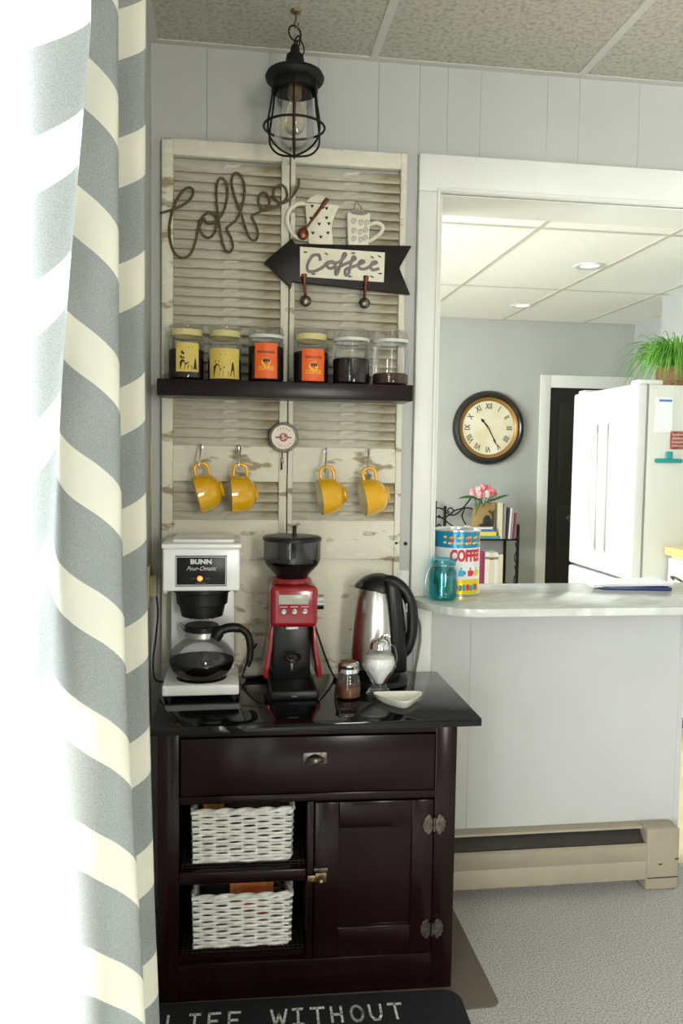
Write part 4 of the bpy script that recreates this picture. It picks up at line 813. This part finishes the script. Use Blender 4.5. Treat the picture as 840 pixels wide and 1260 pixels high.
# ================================================================== KETTLE
kt = thing('electric_kettle', 'brushed steel cordless kettle with black lid and handle', 'kettle', (0.425, 2.262, TZ))
MB().lathe([(0, 0), (0.082, 0), (0.086, 0.004), (0.084, 0.016), (0.074, 0.022), (0, 0.022)], seg=36).build('power_base', 'bplastic', kt)
MB().lathe([(0, 0.0222), (0.073, 0.0222), (0.0755, 0.026), (0.0755, 0.048), (0.0735, 0.050)], (-0.008, 0, 0), 36).build('foot_band', 'bplastic', kt)
MB().lathe([(0.0738, 0.049), (0.0735, 0.10), (0.0690, 0.17), (0.0610, 0.235), (0.0545, 0.270), (0.050, 0.276)], (-0.008, 0, 0), 40).build('body', 'steel', kt)
b = MB().lathe([(0.0555, 0.264), (0.056, 0.275), (0.050, 0.292), (0.036, 0.306), (0.016, 0.313), (0, 0.314)], (0, 0, 0), 32); b.xf(Matrix.Translation((-0.004, 0, 0)) @ Matrix.Shear('XY', 4, (0.0, 0.0))); b.build('lid', 'bplastic', kt)
MB().prism([(-0.030, 0.268), (-0.073, 0.274), (-0.066, 0.286), (-0.045, 0.303), (-0.015, 0.312), (0.0, 0.30)], -0.020, 0.020, 'XZ').build('spout_hood', 'bplastic', kt, bevel=0.006)
MB().prism([(0.004, 0.306), (0.040, 0.290), (0.052, 0.262), (0.062, 0.20), (0.070, 0.10), (0.072, 0.040), (0.020, 0.040), (0.016, 0.20)], -0.068, -0.030, 'XZ').build('spine', 'bplastic', kt, bevel=0.012, seg=3)
MB().tube(spline([(0.008, -0.030, 0.300), (0.035, -0.038, 0.296), (0.062, -0.045, 0.272), (0.080, -0.048, 0.235), (0.086, -0.048, 0.190), (0.084, -0.048, 0.145), (0.074, -0.044, 0.105), (0.058, -0.036, 0.085)], 6), [0.014+0.003*math.sin(k/42*PI) for k in range(43)], 12).build('handle', 'bplastic', kt)
MB().box(0.062, 0.068, -0.070, -0.064, 0.16, 0.24).build('slit_gloss_strip', 'smoke', kt, bevel=0.002)  # added strip standing for the gloss in the slit beside the handle

# ================================================================== SHAKER, SUGAR POURER, DISH
sk = thing('spice_shaker', 'glass spice shaker with chrome cap holding brown cinnamon', 'shaker', (0.317, 2.115, TZ))
pr = [(0, 0.002), (0.026, 0.002), (0.031, 0.006), (0.0325, 0.022), (0.030, 0.045), (0.0265, 0.062), (0.025, 0.070), (0.025, 0.078)]
MB().lathe(pr, seg=32).build('glass_body', 'glass', sk)
for k in range(12):
    a = 2*PI*k/12; MB().tube([((r+0.0002)*math.cos(a+z*9), (r+0.0002)*math.sin(a+z*9), z) for r, z in pr[2:6]], 0.0012, 5).build('glass_flute', 'glass', sk)
MB().lathe([(0, 0.004), (0.025, 0.004), (0.0295, 0.008), (0.031, 0.022), (0.0302, 0.033), (0, 0.035)], seg=28).build('cinnamon', 'cinnamon', sk)
cpp = MB().lathe([(0.0265, 0.070), (0.0285, 0.071), (0.0285, 0.080), (0.0270, 0.082), (0.0285, 0.084), (0.0285, 0.093), (0.024, 0.098), (0.022, 0.099)], seg=32).build('cap', 'chrome', sk)
MB().lathe([(0.0232, 0.098), (0.012, 0.1015), (0, 0.102)], seg=24).build('cap_top', 'cinnamon', cpp)
sgp = thing('sugar_pourer', 'footed glass sugar pourer with chrome top full of white sugar', 'sugar pourer', (0.4035, 2.130, TZ))
MB().lathe([(0, 0.002), (0.034, 0.002), (0.036, 0.005), (0.030, 0.014), (0.022, 0.024), (0.020, 0.032), (0.030, 0.052), (0.0405, 0.072), (0.0435, 0.090), (0.040, 0.108), (0.030, 0.122), (0.024, 0.130), (0.0235, 0.136)], seg=36).build('glass_globe', 'glass', sgp)
MB().lathe([(0.0435, 0.078), (0.0455, 0.080), (0.0455, 0.084), (0.0435, 0.086)], seg=36).build('glass_belt', 'glass', sgp)
MB().lathe([(0, 0.030), (0.010, 0.034), (0.022, 0.056), (0.036, 0.072), (0.0415, 0.090), (0.038, 0.106), (0.020, 0.114), (0, 0.116)], seg=30).build('sugar', 'sugar', sgp)
tp = MB().lathe([(0.0265, 0.128), (0.028, 0.130), (0.027, 0.142), (0.021, 0.152), (0.010, 0.158), (0, 0.159)], seg=28).build('cap', 'chrome', sgp)
MB().tube(spline([(0.004, 0, 0.154), (0.016, -0.002, 0.166), (0.026, -0.003, 0.160)], 4), [0.006, 0.006, 0.006, 0.0055, 0.005, 0.005, 0.0045, 0.0045, 0.0045], 8).build('spout', 'chrome', tp)
MB().tube(spline([(0.026, 0, 0.140), (0.040, -0.004, 0.132), (0.046, -0.004, 0.105), (0.044, -0.002, 0.088)], 5), 0.0022, 7).build('handle', 'glass', sgp)
ds = thing('spoon_rest', 'small ivory triangular dish at the slab front', 'dish', (0.446, 2.046, TZ))
outl = [(-0.064, 0.028), (-0.052, 0.046), (0.050, 0.044), (0.064, 0.026), (0.036, -0.018), (0.014, -0.044), (-0.006, -0.048), (-0.030, -0.024)]
out2 = [(p.x, p.y) for p in spline([(x, y, 0) for x, y in outl], 5, closed=True)]
n = len(out2); b = MB(); vs = []
for f, z in ((0.70, 0.0), (0.88, 0.008), (1.0, 0.020), (0.975, 0.0215), (0.84, 0.011), (0.62, 0.007)): vs += [(x*f, y*f, z) for x, y in out2]
b.add(vs, [(i*n+k, i*n+(k+1) % n, (i+1)*n+(k+1) % n, (i+1)*n+k) for i in range(5) for k in range(n)]+[tuple(range(n)), tuple(5*n+k for k in range(n))])
b.build('dish_body', 'dishw', ds)
b = MB(); b.prism([(0.001+0.010*a, 0.002+0.010*c) for a, c in ((0, -1), (-0.9, 0.2), (-0.6, 0.8), (0, 0.4), (0.6, 0.8), (0.9, 0.2))], 0.0071, 0.0085, 'XY').build('heart_relief', 'ivory', ds)

# ================================================================== OUTLET AND SWITCH PLATE
ot = thing('wall_outlet', 'old beige outlet with plug in the corner beside the shutter', 'outlet', (LX, 2.32, 0.985))
MB().box(0.0, 0.006, -0.035, 0.035, -0.057, 0.057).build('plate', 'beige', ot, bevel=0.002)
MB().box(0.006, 0.024, -0.022, 0.022, -0.030, 0.028).build('plug', 'beige', ot, bevel=0.003)
MB().tube(spline([(0.022, 0, -0.028), (0.026, 0.002, -0.08), (0.020, 0.006, -0.15), (0.012, 0.008, -0.22), (0.020, -0.01, -0.268), (0.055, -0.02, -0.2715)], 6), 0.0028, 7).build('plug_cord', 'cord', ot)
MB().tube(spline([(0.014, 0, 0.030), (0.012, 0.004, 0.12), (0.008, 0.006, 0.24), (0.006, 0.008, 0.40)], 5), 0.0022, 6).build('riser_cord', 'beige', ot)
sw = thing('switch_plate', 'white switch plate on the wall between shutter and casing', 'switch', (0.5225, WY-0.0052, 0.985))
MB().box(-0.0155, 0.0155, -0.006, 0, -0.030, 0.030).build('plate', 'plate', sw, bevel=0.002)
for z in (-0.018, 0.0, 0.018): MB().box(-0.011, 0.011, -0.009, -0.005, z-0.006, z+0.006).build('rocker', 'plate', sw, bevel=0.0015)

# ================================================================== ON THE HALF-WALL COUNTER
KC = 0.9367
aj = thing('aqua_jar', 'small aqua glass mason jar with wire bail on counter', 'jar', (0.6255, 2.365-0.043, KC))
MB().lathe([(0, 0.002), (0.036, 0.002), (0.0405, 0.007), (0.042, 0.020), (0.042, 0.078), (0.040, 0.088), (0.034, 0.096), (0.033, 0.100)], seg=36).build('glass_body', 'aqua', aj)
MB().lathe([(0, 0.006), (0.034, 0.006), (0.039, 0.012), (0.0395, 0.076), (0.037, 0.086), (0.032, 0.094)], seg=30).build('inner_wall', 'aqua', aj)
MB().lathe([(0.034, 0.099), (0.0375, 0.101), (0.0375, 0.108), (0.036, 0.110), (0.0375, 0.112), (0.036, 0.120), (0.028, 0.124), (0, 0.125)], seg=36).build('glass_lid', 'aqua', aj)
MB().tube(spline([(-0.037, -0.006, 0.106), (-0.048, -0.010, 0.084), (-0.055, -0.012, 0.056), (-0.053, -0.010, 0.030), (-0.043, -0.006, 0.014)], 5), 0.0012, 6).build('wire_bail', 'steel', aj)
ring((0, 0, 0.103), 0.0385, 0.0012, 'Z').build('wire_collar', 'steel', aj)
ti = thing('coffee_tin', 'round tin lettered COFFEE in white, blue and yellow', 'tin', (0.701, 2.447, KC))
TR = 0.0715
bd_ = MB().lathe([(TR, 0.050), (TR, 0.146)], seg=48).build('white_band', 'tinw', ti)
MB().lathe([(0, 0.001), (TR-0.002, 0.001), (TR, 0.003), (TR, 0.050)], seg=48).build('yellow_band', 'tiny', ti)
MB().lathe([(TR, 0.146), (TR, 0.194)], seg=48).build('blue_band', 'tinb', ti)
MB().lathe([(TR, 0.194), (TR+0.0018, 0.1955), (TR+0.0018, 0.1990), (TR, 0.2005), (TR-0.003, 0.1995), (TR-0.004, 0.194), (0, 0.193)], seg=48).build('rim_lid', 'tinm', ti)
MB().lathe([(TR, 0.0), (TR+0.0015, 0.001), (TR+0.0015, 0.004), (TR, 0.0052)], seg=48).build('bottom_rim', 'tinm', ti)
text('lettering', 'COFFEE', 0.047, 'tinr', bd_, (0, 0, 0.121), (PI/2, 0, 0.20), 0.0003, xs=0.66, bend=TR+0.0004, bold=0.0026)
cu_ = lambda polys, nm, mat: curved(polys, TR+0.0005).build(nm, mat, ti)
for u, nm, mt2 in ((-0.004, 'pot_print', 'tinb'), (0.026, 'mug_print', 'tinr'), (0.053, 'cup_print', 'tiny'), (-0.04, 'mug_print', 'tinr')):
    cu_([[(u-0.009, 0.060), (u+0.008, 0.060), (u+0.009, 0.078), (u-0.009, 0.078)], [(u-0.003, 0.079), (u+0.003, 0.079), (u+0.002, 0.087), (u-0.002, 0.087)], [(u+0.0095, 0.064), (u+0.014, 0.066), (u+0.014, 0.074), (u+0.0095, 0.076)]], nm, mt2)
for u in (-0.048, -0.022, 0.004, 0.030, 0.056):
    cu_([disc(u+0.013*math.cos(a), 0.170+0.012*math.sin(a), 0.0062, 0.0035, 8, a) for a in (0.6, 2.3, 3.9, 5.3)], 'leaf_print', 'gold')
for u in (-0.034, 0.018, 0.070): cu_([disc(u, 0.171, 0.006, 0.012, 10)], 'flower_print', 'tinr')
for u in (-0.02, 0.018, 0.052): cu_([disc(u, 0.026, 0.006, 0.011, 10)], 'flower_print', 'tinr'); 
for u in (0.0, 0.036): cu_([disc(u-0.006, 0.024, 0.006, 0.010, 8), disc(u+0.006, 0.026, 0.005, 0.011, 8)], 'leaf_print', 'bk_teal')
pp = thing('papers', 'white papers over a navy folder lying on the counter', 'papers', (1.315, 2.515, KC), math.radians(-8))
MB().box(-0.105, 0.115, -0.060, 0.060, 0, 0.010).build('navy_folder', 'navy', pp, bevel=0.002)
for i, (dx, dy, z) in enumerate(((0, 0.01, 0.0103), (0.006, 0.016, 0.0130), (-0.008, 0.012, 0.0157))):
    n_ = 10; vs = []; x0, x1, y0, y1 = -0.135+dx, 0.118+dx, -0.062+dy, 0.066+dy
    for k in range(n_+1):
        f = k/n_; c = 0.008*max(0, 0.25-f)/0.25*(-0.6)+0.006*f*f
        zz = z+max(c, -z+0.001); vs += [(x0+(x1-x0)*f, y0, zz), (x0+(x1-x0)*f, y1, zz), (x0+(x1-x0)*f, y0, zz+0.0022), (x0+(x1-x0)*f, y1, zz+0.0022)]
    b = MB(); fs = [(0, 1, 3, 2), (4*n_, 4*n_+2, 4*n_+3, 4*n_+1)]
    for k in range(n_): q = 4*k; fs += [(q, q+4, q+5, q+1), (q+2, q+3, q+7, q+6), (q, q+2, q+6, q+4), (q+1, q+5, q+7, q+3)]
    b.add(vs, fs).build('sheet', 'paper', pp)

# ================================================================== REFRIGERATOR
fr = thing('refrigerator', 'white french-door refrigerator by the pantry wall', 'refrigerator', (2.10, 3.90, 0))
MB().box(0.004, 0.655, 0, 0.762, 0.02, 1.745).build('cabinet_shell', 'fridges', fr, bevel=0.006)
MB().box(-0.004, 0.006, 0.006, 0.756, 0.03, 1.742).build('door_seal', 'gasketg', fr)
def fdoor(nm, y0, y1, z0, z1): return MB().box(-0.066, -0.003, y0, y1, z0, z1).build(nm, 'fridge', fr, bevel=0.014, seg=4)
f1 = fdoor('door', 0.0, 0.342, 0.742, 1.750); f2 = fdoor('door', 0.346, 0.762, 0.742, 1.750); f3 = fdoor('freezer_drawer', 0.0, 0.762, 0.09, 0.730)
MB().tube(spline([(-0.064, 0.425, 1.575), (-0.085, 0.423, 1.54), (-0.112, 0.415, 1.40), (-0.122, 0.408, 1.21), (-0.112, 0.408, 1.02), (-0.085, 0.408, 0.88), (-0.064, 0.408, 0.845)], 6), 0.0115, 10).build('door_handle', 'fridge', f2)
MB().tube(spline([(-0.064, 0.295, 1.575), (-0.085, 0.295, 1.54), (-0.105, 0.293, 1.40), (-0.112, 0.290, 1.21), (-0.105, 0.290, 1.02), (-0.085, 0.290, 0.88), (-0.064, 0.290, 0.845)], 6), 0.0115, 10).build('door_handle', 'fridge', f1)
MB().tube(spline([(-0.064, 0.06, 0.66), (-0.09, 0.10, 0.66), (-0.105, 0.38, 0.66), (-0.09, 0.66, 0.66), (-0.064, 0.70, 0.66)], 6), 0.0115, 10).build('door_handle', 'fridge', f3)
MB().box(-0.050, 0.085, 0.012, 0.10, 1.7455, 1.772).build('hinge_cover', 'fridge', fr, bevel=0.010, seg=3)
MB().box(-0.045, 0.07, 0.67, 0.75, 1.7455, 1.770).build('hinge_cover', 'fridge', fr, bevel=0.010, seg=3)
MB().lathe([(0, -0.002), (0.012, -0.0015), (0.012, 0.001)], (-0.066, 0.055, 1.66), 14, 'X').build('badge', 'silver', f1)
np_ = thing('notepad', 'white notepad with blue header stuck on refrigerator side', 'notepad', (2.185, 3.8995, 1.505))
MB().box(-0.045, 0.045, -0.004, 0, 0, 0.178).build('pages', 'paper', np_); MB().box(-0.030, 0.040, -0.005, -0.0038, 0.155, 0.166).build('header_print', 'bluep', np_)
mgn = thing('magnet', 'small maroon lettered magnet on refrigerator side', 'magnet', (2.268, 3.8995, 1.420))
MB().box(-0.044, 0.044, -0.005, 0, 0, 0.092).build('plate', 'magnet', mgn, bevel=0.002)
for i in range(4): MB().tube([(-0.034+0.004*k, -0.0056, 0.074-i*0.019+0.004*math.sin(k*2.2+i)) for k in range(18)], 0.0016, 5).build('script_print', 'dial', mgn)
cl = thing('magnet_clip', 'teal plastic magnetic clip on refrigerator side', 'clip', (2.216, 3.8995, 1.362))
MB().prism(rounded(-0.074, 0.074, -0.012, 0.010, 0.010), -0.016, 0, 'XZ').build('jaw', 'teal', cl, bevel=0.002)
MB().box(-0.016, 0.016, -0.022, -0.002, 0.008, 0.046).build('grip', 'teal', cl, bevel=0.003)

# ================================================================== PLANT ON THE REFRIGERATOR
pl = thing('grass_plant', 'arching green grassy plant in basket on the refrigerator', 'plant', (2.400, 4.15, 1.7462))
MB().lathe([(0, 0), (0.100, 0), (0.112, 0.03), (0.118, 0.075), (0.112, 0.118), (0.106, 0.118), (0.106, 0.10)], seg=28).build('basket', 'basket', pl)
MB().lathe([(0, 0.112), (0.06, 0.110), (0.105, 0.100)], seg=24).build('moss', 'soil', pl)
def blade(b, base, a, ln_, rise, droop, w):
    pts = []; n_ = 8
    for k in range(n_+1):
        f = k/n_; r = ln_*f; z = rise*math.sin(f*PI*0.62)/math.sin(PI*0.62)*1.0-droop*f*f*f
        px_, py_ = base[0]+r*math.cos(a), base[1]+r*math.sin(a)
        pts.append(Vector((px_, py_, max(base[2]+z, 0.032 if (px_ > -0.375 and py_ > -0.26) else -9))))
    s_ = Vector((-math.sin(a), math.cos(a), 0)); vs = []
    for k, p in enumerate(pts):
        ww = w*(1-0.92*(k/n_)**1.6); vs += [p-s_*ww+Vector((0, 0, ww*0.5)), p-Vector((0, 0, 0.0006)), p+s_*ww+Vector((0, 0, ww*0.5))]
    fs = []
    for k in range(n_): q = 3*k; fs += [(q, q+1, q+4, q+3), (q+1, q+2, q+5, q+4)]
    b.add(vs, fs)
rng = random.Random(3)
for nm, mt2, cnt, w in (('leaves', 'leaf', 210, 0.0042), ('broad_leaves', 'leaf', 130, 0.0048)):
    b = MB()
    for k in range(cnt):
        a = rng.uniform(0, 2*PI); a = a if rng.random() < 0.55 else rng.uniform(PI*0.75, PI*1.45)
        r0 = rng.uniform(0.0, 0.07); L_ = rng.uniform(0.14, 0.31); dr_ = rng.uniform(0.10, 0.34) if nm == 'leaves' else rng.uniform(0.16, 0.36)
        if L_ < 0.17 or math.cos(a) > -0.3: dr_ *= 0.3
        blade(b, (r0*math.cos(a), r0*math.sin(a), 0.105), a, L_, rng.uniform(0.08, 0.20), dr_*0.85, w)
    stuff(b.build(nm, mt2, pl))

# ================================================================== WHITE BASE CABINET WITH YELLOW TOP
kc = thing('kitchen_cabinet', 'white base cabinet under the yellow wood counter', 'cabinet', (2.245, 3.58, 0))
MB().box(0.004, 0.52, -0.29, 0.305, 0.08, 0.879).build('carcass', 'cabw', kc, bevel=0.002)
MB().box(0.05, 0.52, -0.29, 0.305, 0.0, 0.08).build('plinth', 'gapd', kc)
for nm, z0, z1 in (('drawer', 0.70, 0.865), ('cupboard_door', 0.09, 0.69)):
    d = MB().box(-0.014, 0.0035, -0.284, 0.299, z0, z1).build(nm, 'cabw', kc, bevel=0.003)
    q = [(-0.014, 0.16, z0+0.06), (-0.036, 0.17, z0+0.075), (-0.040, 0.20, z0+0.080), (-0.036, 0.23, z0+0.075), (-0.014, 0.24, z0+0.06)]
    MB().tube(spline(q, 5), 0.0055, 8).build('bail_handle', 'pewter', d)
wt = tag(MB().box(2.212, 2.768, 3.285, 3.889, 0.8795, 0.922).build('wood_counter', 'butcher', bevel=0.003), 'yellow wood counter slab on the white base cabinet', 'worktop')

# ================================================================== CLOCK
ck = thing('wall_clock', 'round black and gold clock with roman numerals', 'clock', (1.956, KY-0.0005, 1.597))
MB().lathe([(0.230, -0.020), (0.236, -0.034), (0.250, -0.044), (0.268, -0.042), (0.280, -0.028), (0.283, -0.010), (0.280, 0.0), (0, 0)], seg=56, axis='Y').build('outer_frame', 'clockb', ck)
MB().lathe([(0.204, -0.014), (0.208, -0.022), (0.220, -0.028), (0.2305, -0.030), (0.2305, -0.012)], seg=56, axis='Y').build('inner_bezel', 'clockg', ck)
cf_ = MB().lathe([(0, -0.0135), (0.2055, -0.0135), (0.2055, -0.008)], seg=48, axis='Y').build('face', 'face', ck)
for i, nm in enumerate(('XII', 'I', 'II', 'III', 'IIII', 'V', 'VI', 'VII', 'VIII', 'IX', 'X', 'XI')):
    a = PI/2-i*PI/6; text('numeral', nm, 0.062, 'ink', cf_, (0.163*math.cos(a), -0.0138, 0.163*math.sin(a)), (PI/2, PI/2-a, 0), 0.0004, xs=0.72, bold=0.001)
def hand(nm, ang, L_, w, tail):
    c, s_ = math.cos(ang), math.sin(ang)
    pts = [(-tail, 0), (0, -w*0.7), (L_*0.62, -w*0.5), (L_*0.72, -w*1.3), (L_, 0), (L_*0.72, w*1.3), (L_*0.62, w*0.5), (0, w*0.7)]
    MB().prism([(x*c-y*s_, x*s_+y*c) for x, y in pts], -0.0175, -0.0155, 'XZ').build(nm, 'ink', ck)
hand('minute_hand', math.radians(-63), 0.150, 0.006, 0.03); hand('hour_hand', math.radians(131), 0.095, 0.010, 0.02)
MB().lathe([(0, -0.021), (0.008, -0.020), (0.009, -0.0135)], seg=16, axis='Y').build('centre_cap', 'clockg', ck)

# ================================================================== WIRE RACK WITH BOOKS AND TULIPS
RX, RY = 1.82, 5.86
rk = thing('wire_rack', 'black scrolled wire rack shelf against the kitchen wall', 'rack', (RX, RY, 0))
for x, y, z in ((-0.275, -0.14, 0.995), (-0.275, 0.14, 1.02), (0.280, -0.14, 0.865), (0.280, 0.14, 0.88)):
    p = MB().box(x-0.009, x+0.009, y-0.009, y+0.009, 0.0, z).build('post', 'iron', rk)
    MB().ball((x, y, z+0.008), 0.013, seg=10, rings=6).build('finial', 'iron', p)
for z in (0.20, 0.415, 0.775):
    for y in (-0.14, 0.14): MB().box(-0.266, 0.271, y-0.006, y+0.006, z-0.012, z).build('shelf_rail', 'iron', rk)
    for x in (-0.275, 0.280): MB().box(x-0.006, x+0.006, -0.131, 0.131, z-0.012, z).build('shelf_rail', 'iron', rk)
    for k in range(9): MB().box(-0.264+k*0.0655, -0.258+k*0.0655, -0.134, 0.134, z-0.008, z-0.001).build('shelf_wire', 'iron', rk)
def scroll(pts, r=0.0055): MB().tube(spline([(x, 0.135, z) for x, z in pts], 6), r, 7).build('scroll', 'iron', rk)
scroll([(-0.275, 0.985), (-0.22, 0.975), (-0.16, 0.930), (-0.10, 0.945), (-0.03, 1.02), (0.02, 1.09)])
scroll([(-0.275, 0.92), (-0.20, 0.910), (-0.12, 0.965), (-0.02, 0.985), (0.05, 0.960), (0.12, 0.95)])
scroll([(-0.16, 0.930), (-0.135, 0.965), (-0.16, 0.985), (-0.18, 0.965), (-0.165, 0.950)])
scroll([(-0.255, 0.93), (-0.16, 0.86), (-0.06, 0.785)]); scroll([(-0.045, 0.985), (-0.065, 0.92), (-0.03, 0.85), (0.02, 0.79)])
scroll([(-0.265, 0.80), (-0.23, 0.83), (-0.245, 0.86), (-0.262, 0.84)])
for z0 in (0.43, 0.60): MB().tube(spline([(0.280, -0.10+0.02*math.sin(k), z0+k*0.02) for k in range(8)], 3), 0.004, 6).build('side_scroll', 'iron', rk)
for z in (0.205, 0.42, 0.78): pass
def book(nm, label, x, y, z, sx, sy, sz, mat, tilt=0.0, group=None, spine='y'):
    t = thing(nm, label, 'book', (x, y, z), 0, group); t.rotation_euler = (0, tilt, 0)
    c = 0.003
    if sz > sx:   # standing, spine to the front
        for s_ in (-1, 1): MB().box(s_*sx/2-(c if s_ > 0 else 0), s_*sx/2+(0 if s_ > 0 else c), -sy/2, sy/2, 0, sz).build('cover', mat, t)
        MB().box(-sx/2+c, sx/2-c, -sy/2, -sy/2+c, 0, sz).build('spine', mat, t)
        MB().box(-sx/2+c, sx/2-c, -sy/2+c, sy/2-0.004, 0.003, sz-0.003).build('pages', 'paper', t)
    else:
        for z0 in (0, sz-c): MB().box(-sx/2, sx/2, -sy/2, sy/2, z0, z0+c).build('cover', mat, t)
        MB().box(-sx/2, sx/2, -sy/2, -sy/2+c, c, sz-c).build('spine', mat, t)
        MB().box(-sx/2+0.004, sx/2-0.004, -sy/2+c, sy/2-0.004, c, sz-c).build('pages', 'paper', t)
    return t
z = 0.7755
for lab, mat, sx, sz, dx in (('dark teal book at the bottom of the flat stack', 'bk_teal', 0.26, 0.022, 0.020), ('yellow book lying in the flat stack on the rack', 'bk_yellow', 0.25, 0.030, -0.005), ('blue book lying in the flat stack on the rack', 'bk_blue', 0.18, 0.018, 0.020), ('white book on top of the flat stack under the vase', 'bk_white', 0.165, 0.014, 0.010)):
    book('book', lab, 1.815+dx, 5.82, z, sx, 0.20, sz, mat, 0, 'flat stack of books'); z += sz+0.0004
ZS = z
x = 1.970
for lab, mat, w, hh, tl in (('pale tall book standing beside the vase', 'bk_cream', 0.020, 0.262, 0.0), ('grey tall book standing beside the pale one', 'bk_grey', 0.018, 0.258, 0.02), ('dark book leaning on the rack shelf', 'bk_dark', 0.013, 0.230, 0.045), ('cream book leaning on the rack shelf', 'bk_white', 0.013, 0.226, 0.06), ('dark grey book leaning towards the rack post', 'bk_grey', 0.014, 0.216, 0.06), ('plum book leaning against the rack post', 'bk_plum', 0.012, 0.192, 0.07)):
    book('book', lab, x, 5.815, 0.7758, w, 0.19, hh, mat, tl, 'books standing on the upper rack shelf'); x += w+0.0038
x = 1.832
for lab, mat, w, hh in (('dark plum book on the lower rack shelf', 'bk_plum', 0.022, 0.268), ('white book beside the plum one on lower shelf', 'bk_white', 0.034, 0.262), ('cream book on the lower rack shelf', 'bk_cream', 0.034, 0.258), ('pale book with red and blue band on lower shelf', 'bk_white', 0.030, 0.260), ('tall cream book at the end of the lower row', 'bk_cream', 0.036, 0.245)):
    t = book('book', lab, x+w/2, 5.815, 0.4155, w, 0.19, hh, mat, 0, 'books on the lower rack shelf')
    if 'white' in lab or 'pale' in lab or lab.startswith('cream'):
        MB().box(-w/2, w/2, -0.0962, -0.0948, hh-0.052, hh-0.034).build('spine_band', 'bk_red' if 'cream' in lab else 'bk_teal', t)
    x += w+0.001
vs_ = thing('flower_vase', 'brown patterned angular vase of tulips on the book stack', 'vase', (1.845, 5.80, ZS))
b = MB(); b.add([(-0.080, -0.03, 0), (0.086, -0.03, 0), (0.086, 0.035, 0), (-0.080, 0.035, 0), (-0.050, -0.03, 0.165), (0.094, -0.03, 0.178), (0.094, 0.035, 0.178), (-0.050, 0.035, 0.165)], [(0, 3, 2, 1), (0, 1, 5, 4), (1, 2, 6, 5), (2, 3, 7, 6), (3, 0, 4, 7), (4, 5, 6, 7)])
b.build('vase_body', 'vase', vs_, bevel=0.006)
MB().prism([(0.0, -0.001), (0.062, -0.001), (0.062, 0.055), (0.045, 0.085), (0.020, 0.085), (0.002, 0.055)], -0.0325, -0.029, 'XZ').build('dark_motif', 'ink', vs_, bevel=0.001)
tu = thing('tulip_bunch', 'bunch of pink tulips with green leaves in the brown vase', 'flowers', (1.842, 5.80, ZS+0.15))
for i, (x, y, zz, mt2) in enumerate(((-0.075, -0.01, 0.095, 'tulipp'), (-0.035, -0.03, 0.115, 'tulipp'), (0.0, -0.02, 0.135, 'tulip'), (-0.030, -0.05, 0.085, 'tulip'), (0.030, -0.045, 0.090, 'tulipp'), (0.070, -0.02, 0.100, 'tulip'), (0.050, 0.01, 0.125, 'tulip'), (0.095, 0.0, 0.095, 'tulip'))):
    MB().tube(spline([(x*0.3, 0, -0.02), (x*0.7, y*0.5, zz*0.5), (x, y, zz-0.018)], 4), 0.0035, 6).build('stem', 'leafd', tu)
    fl = MB().lathe([(0, -0.026), (0.014, -0.022), (0.022, -0.004), (0.020, 0.012), (0.012, 0.026), (0.006, 0.030)], (x, y, zz), 12).build('bloom', mt2, tu)
    for k in range(3):
        a = 2*PI*k/3+i; MB().ball((x+0.011*math.cos(a), y+0.011*math.sin(a), zz+0.006), 0.013, 0.013, 0.027, 10, 7).build('petal', mt2, fl)
def bigleaf(pts, w):
    q = spline(pts, 4); b = MB(); vs = []; n_ = len(q)-1
    for k, p in enumerate(q):
        ww = w*math.sin(PI*min(0.98, max(0.06, k/n_*0.95+0.05))); vs += [(p.x, p.y, p.z+ww), (p.x, p.y-0.006, p.z), (p.x, p.y, p.z-ww)]
    fs = []
    for k in range(n_): fs += [(3*k, 3*k+1, 3*k+4, 3*k+3), (3*k+1, 3*k+2, 3*k+5, 3*k+4)]
    b.add(vs, fs).build('leaf', 'leafd', tu)
bigleaf([(0, -0.02, 0.03), (-0.07, -0.03, 0.065), (-0.14, -0.035, 0.068), (-0.19, -0.04, 0.055)], 0.010)
bigleaf([(0.02, -0.02, 0.03), (0.08, -0.03, 0.050), (0.15, -0.03, 0.075), (0.20, -0.03, 0.085)], 0.010)
bigleaf([(-0.01, -0.045, 0.06), (-0.035, -0.05, 0.02), (-0.055, -0.052, -0.03), (-0.065, -0.052, -0.075)], 0.024)
bigleaf([(0.02, -0.045, 0.07), (0.01, -0.05, 0.03), (-0.01, -0.052, 0.0)], 0.018)

# ================================================================== KITCHEN DOWNLIGHTS
for x, y, lab in ((1.942, 4.303, 'recessed kitchen downlight nearer the pass-through'), (1.998, 5.479, 'recessed kitchen downlight nearer the clock wall')):
    d = thing('downlight', lab, 'ceiling light', (x, y, KZ-0.0005), 0, 'recessed kitchen downlights')
    MB().lathe([(0.050, -0.001), (0.078, -0.006), (0.084, -0.003), (0.086, 0.0), (0.050, 0.0)], seg=32).build('trim_ring', 'downl', d)
    MB().lathe([(0, -0.004), (0.030, -0.005), (0.052, -0.0015)], seg=24).build('lens', 'lens', d)
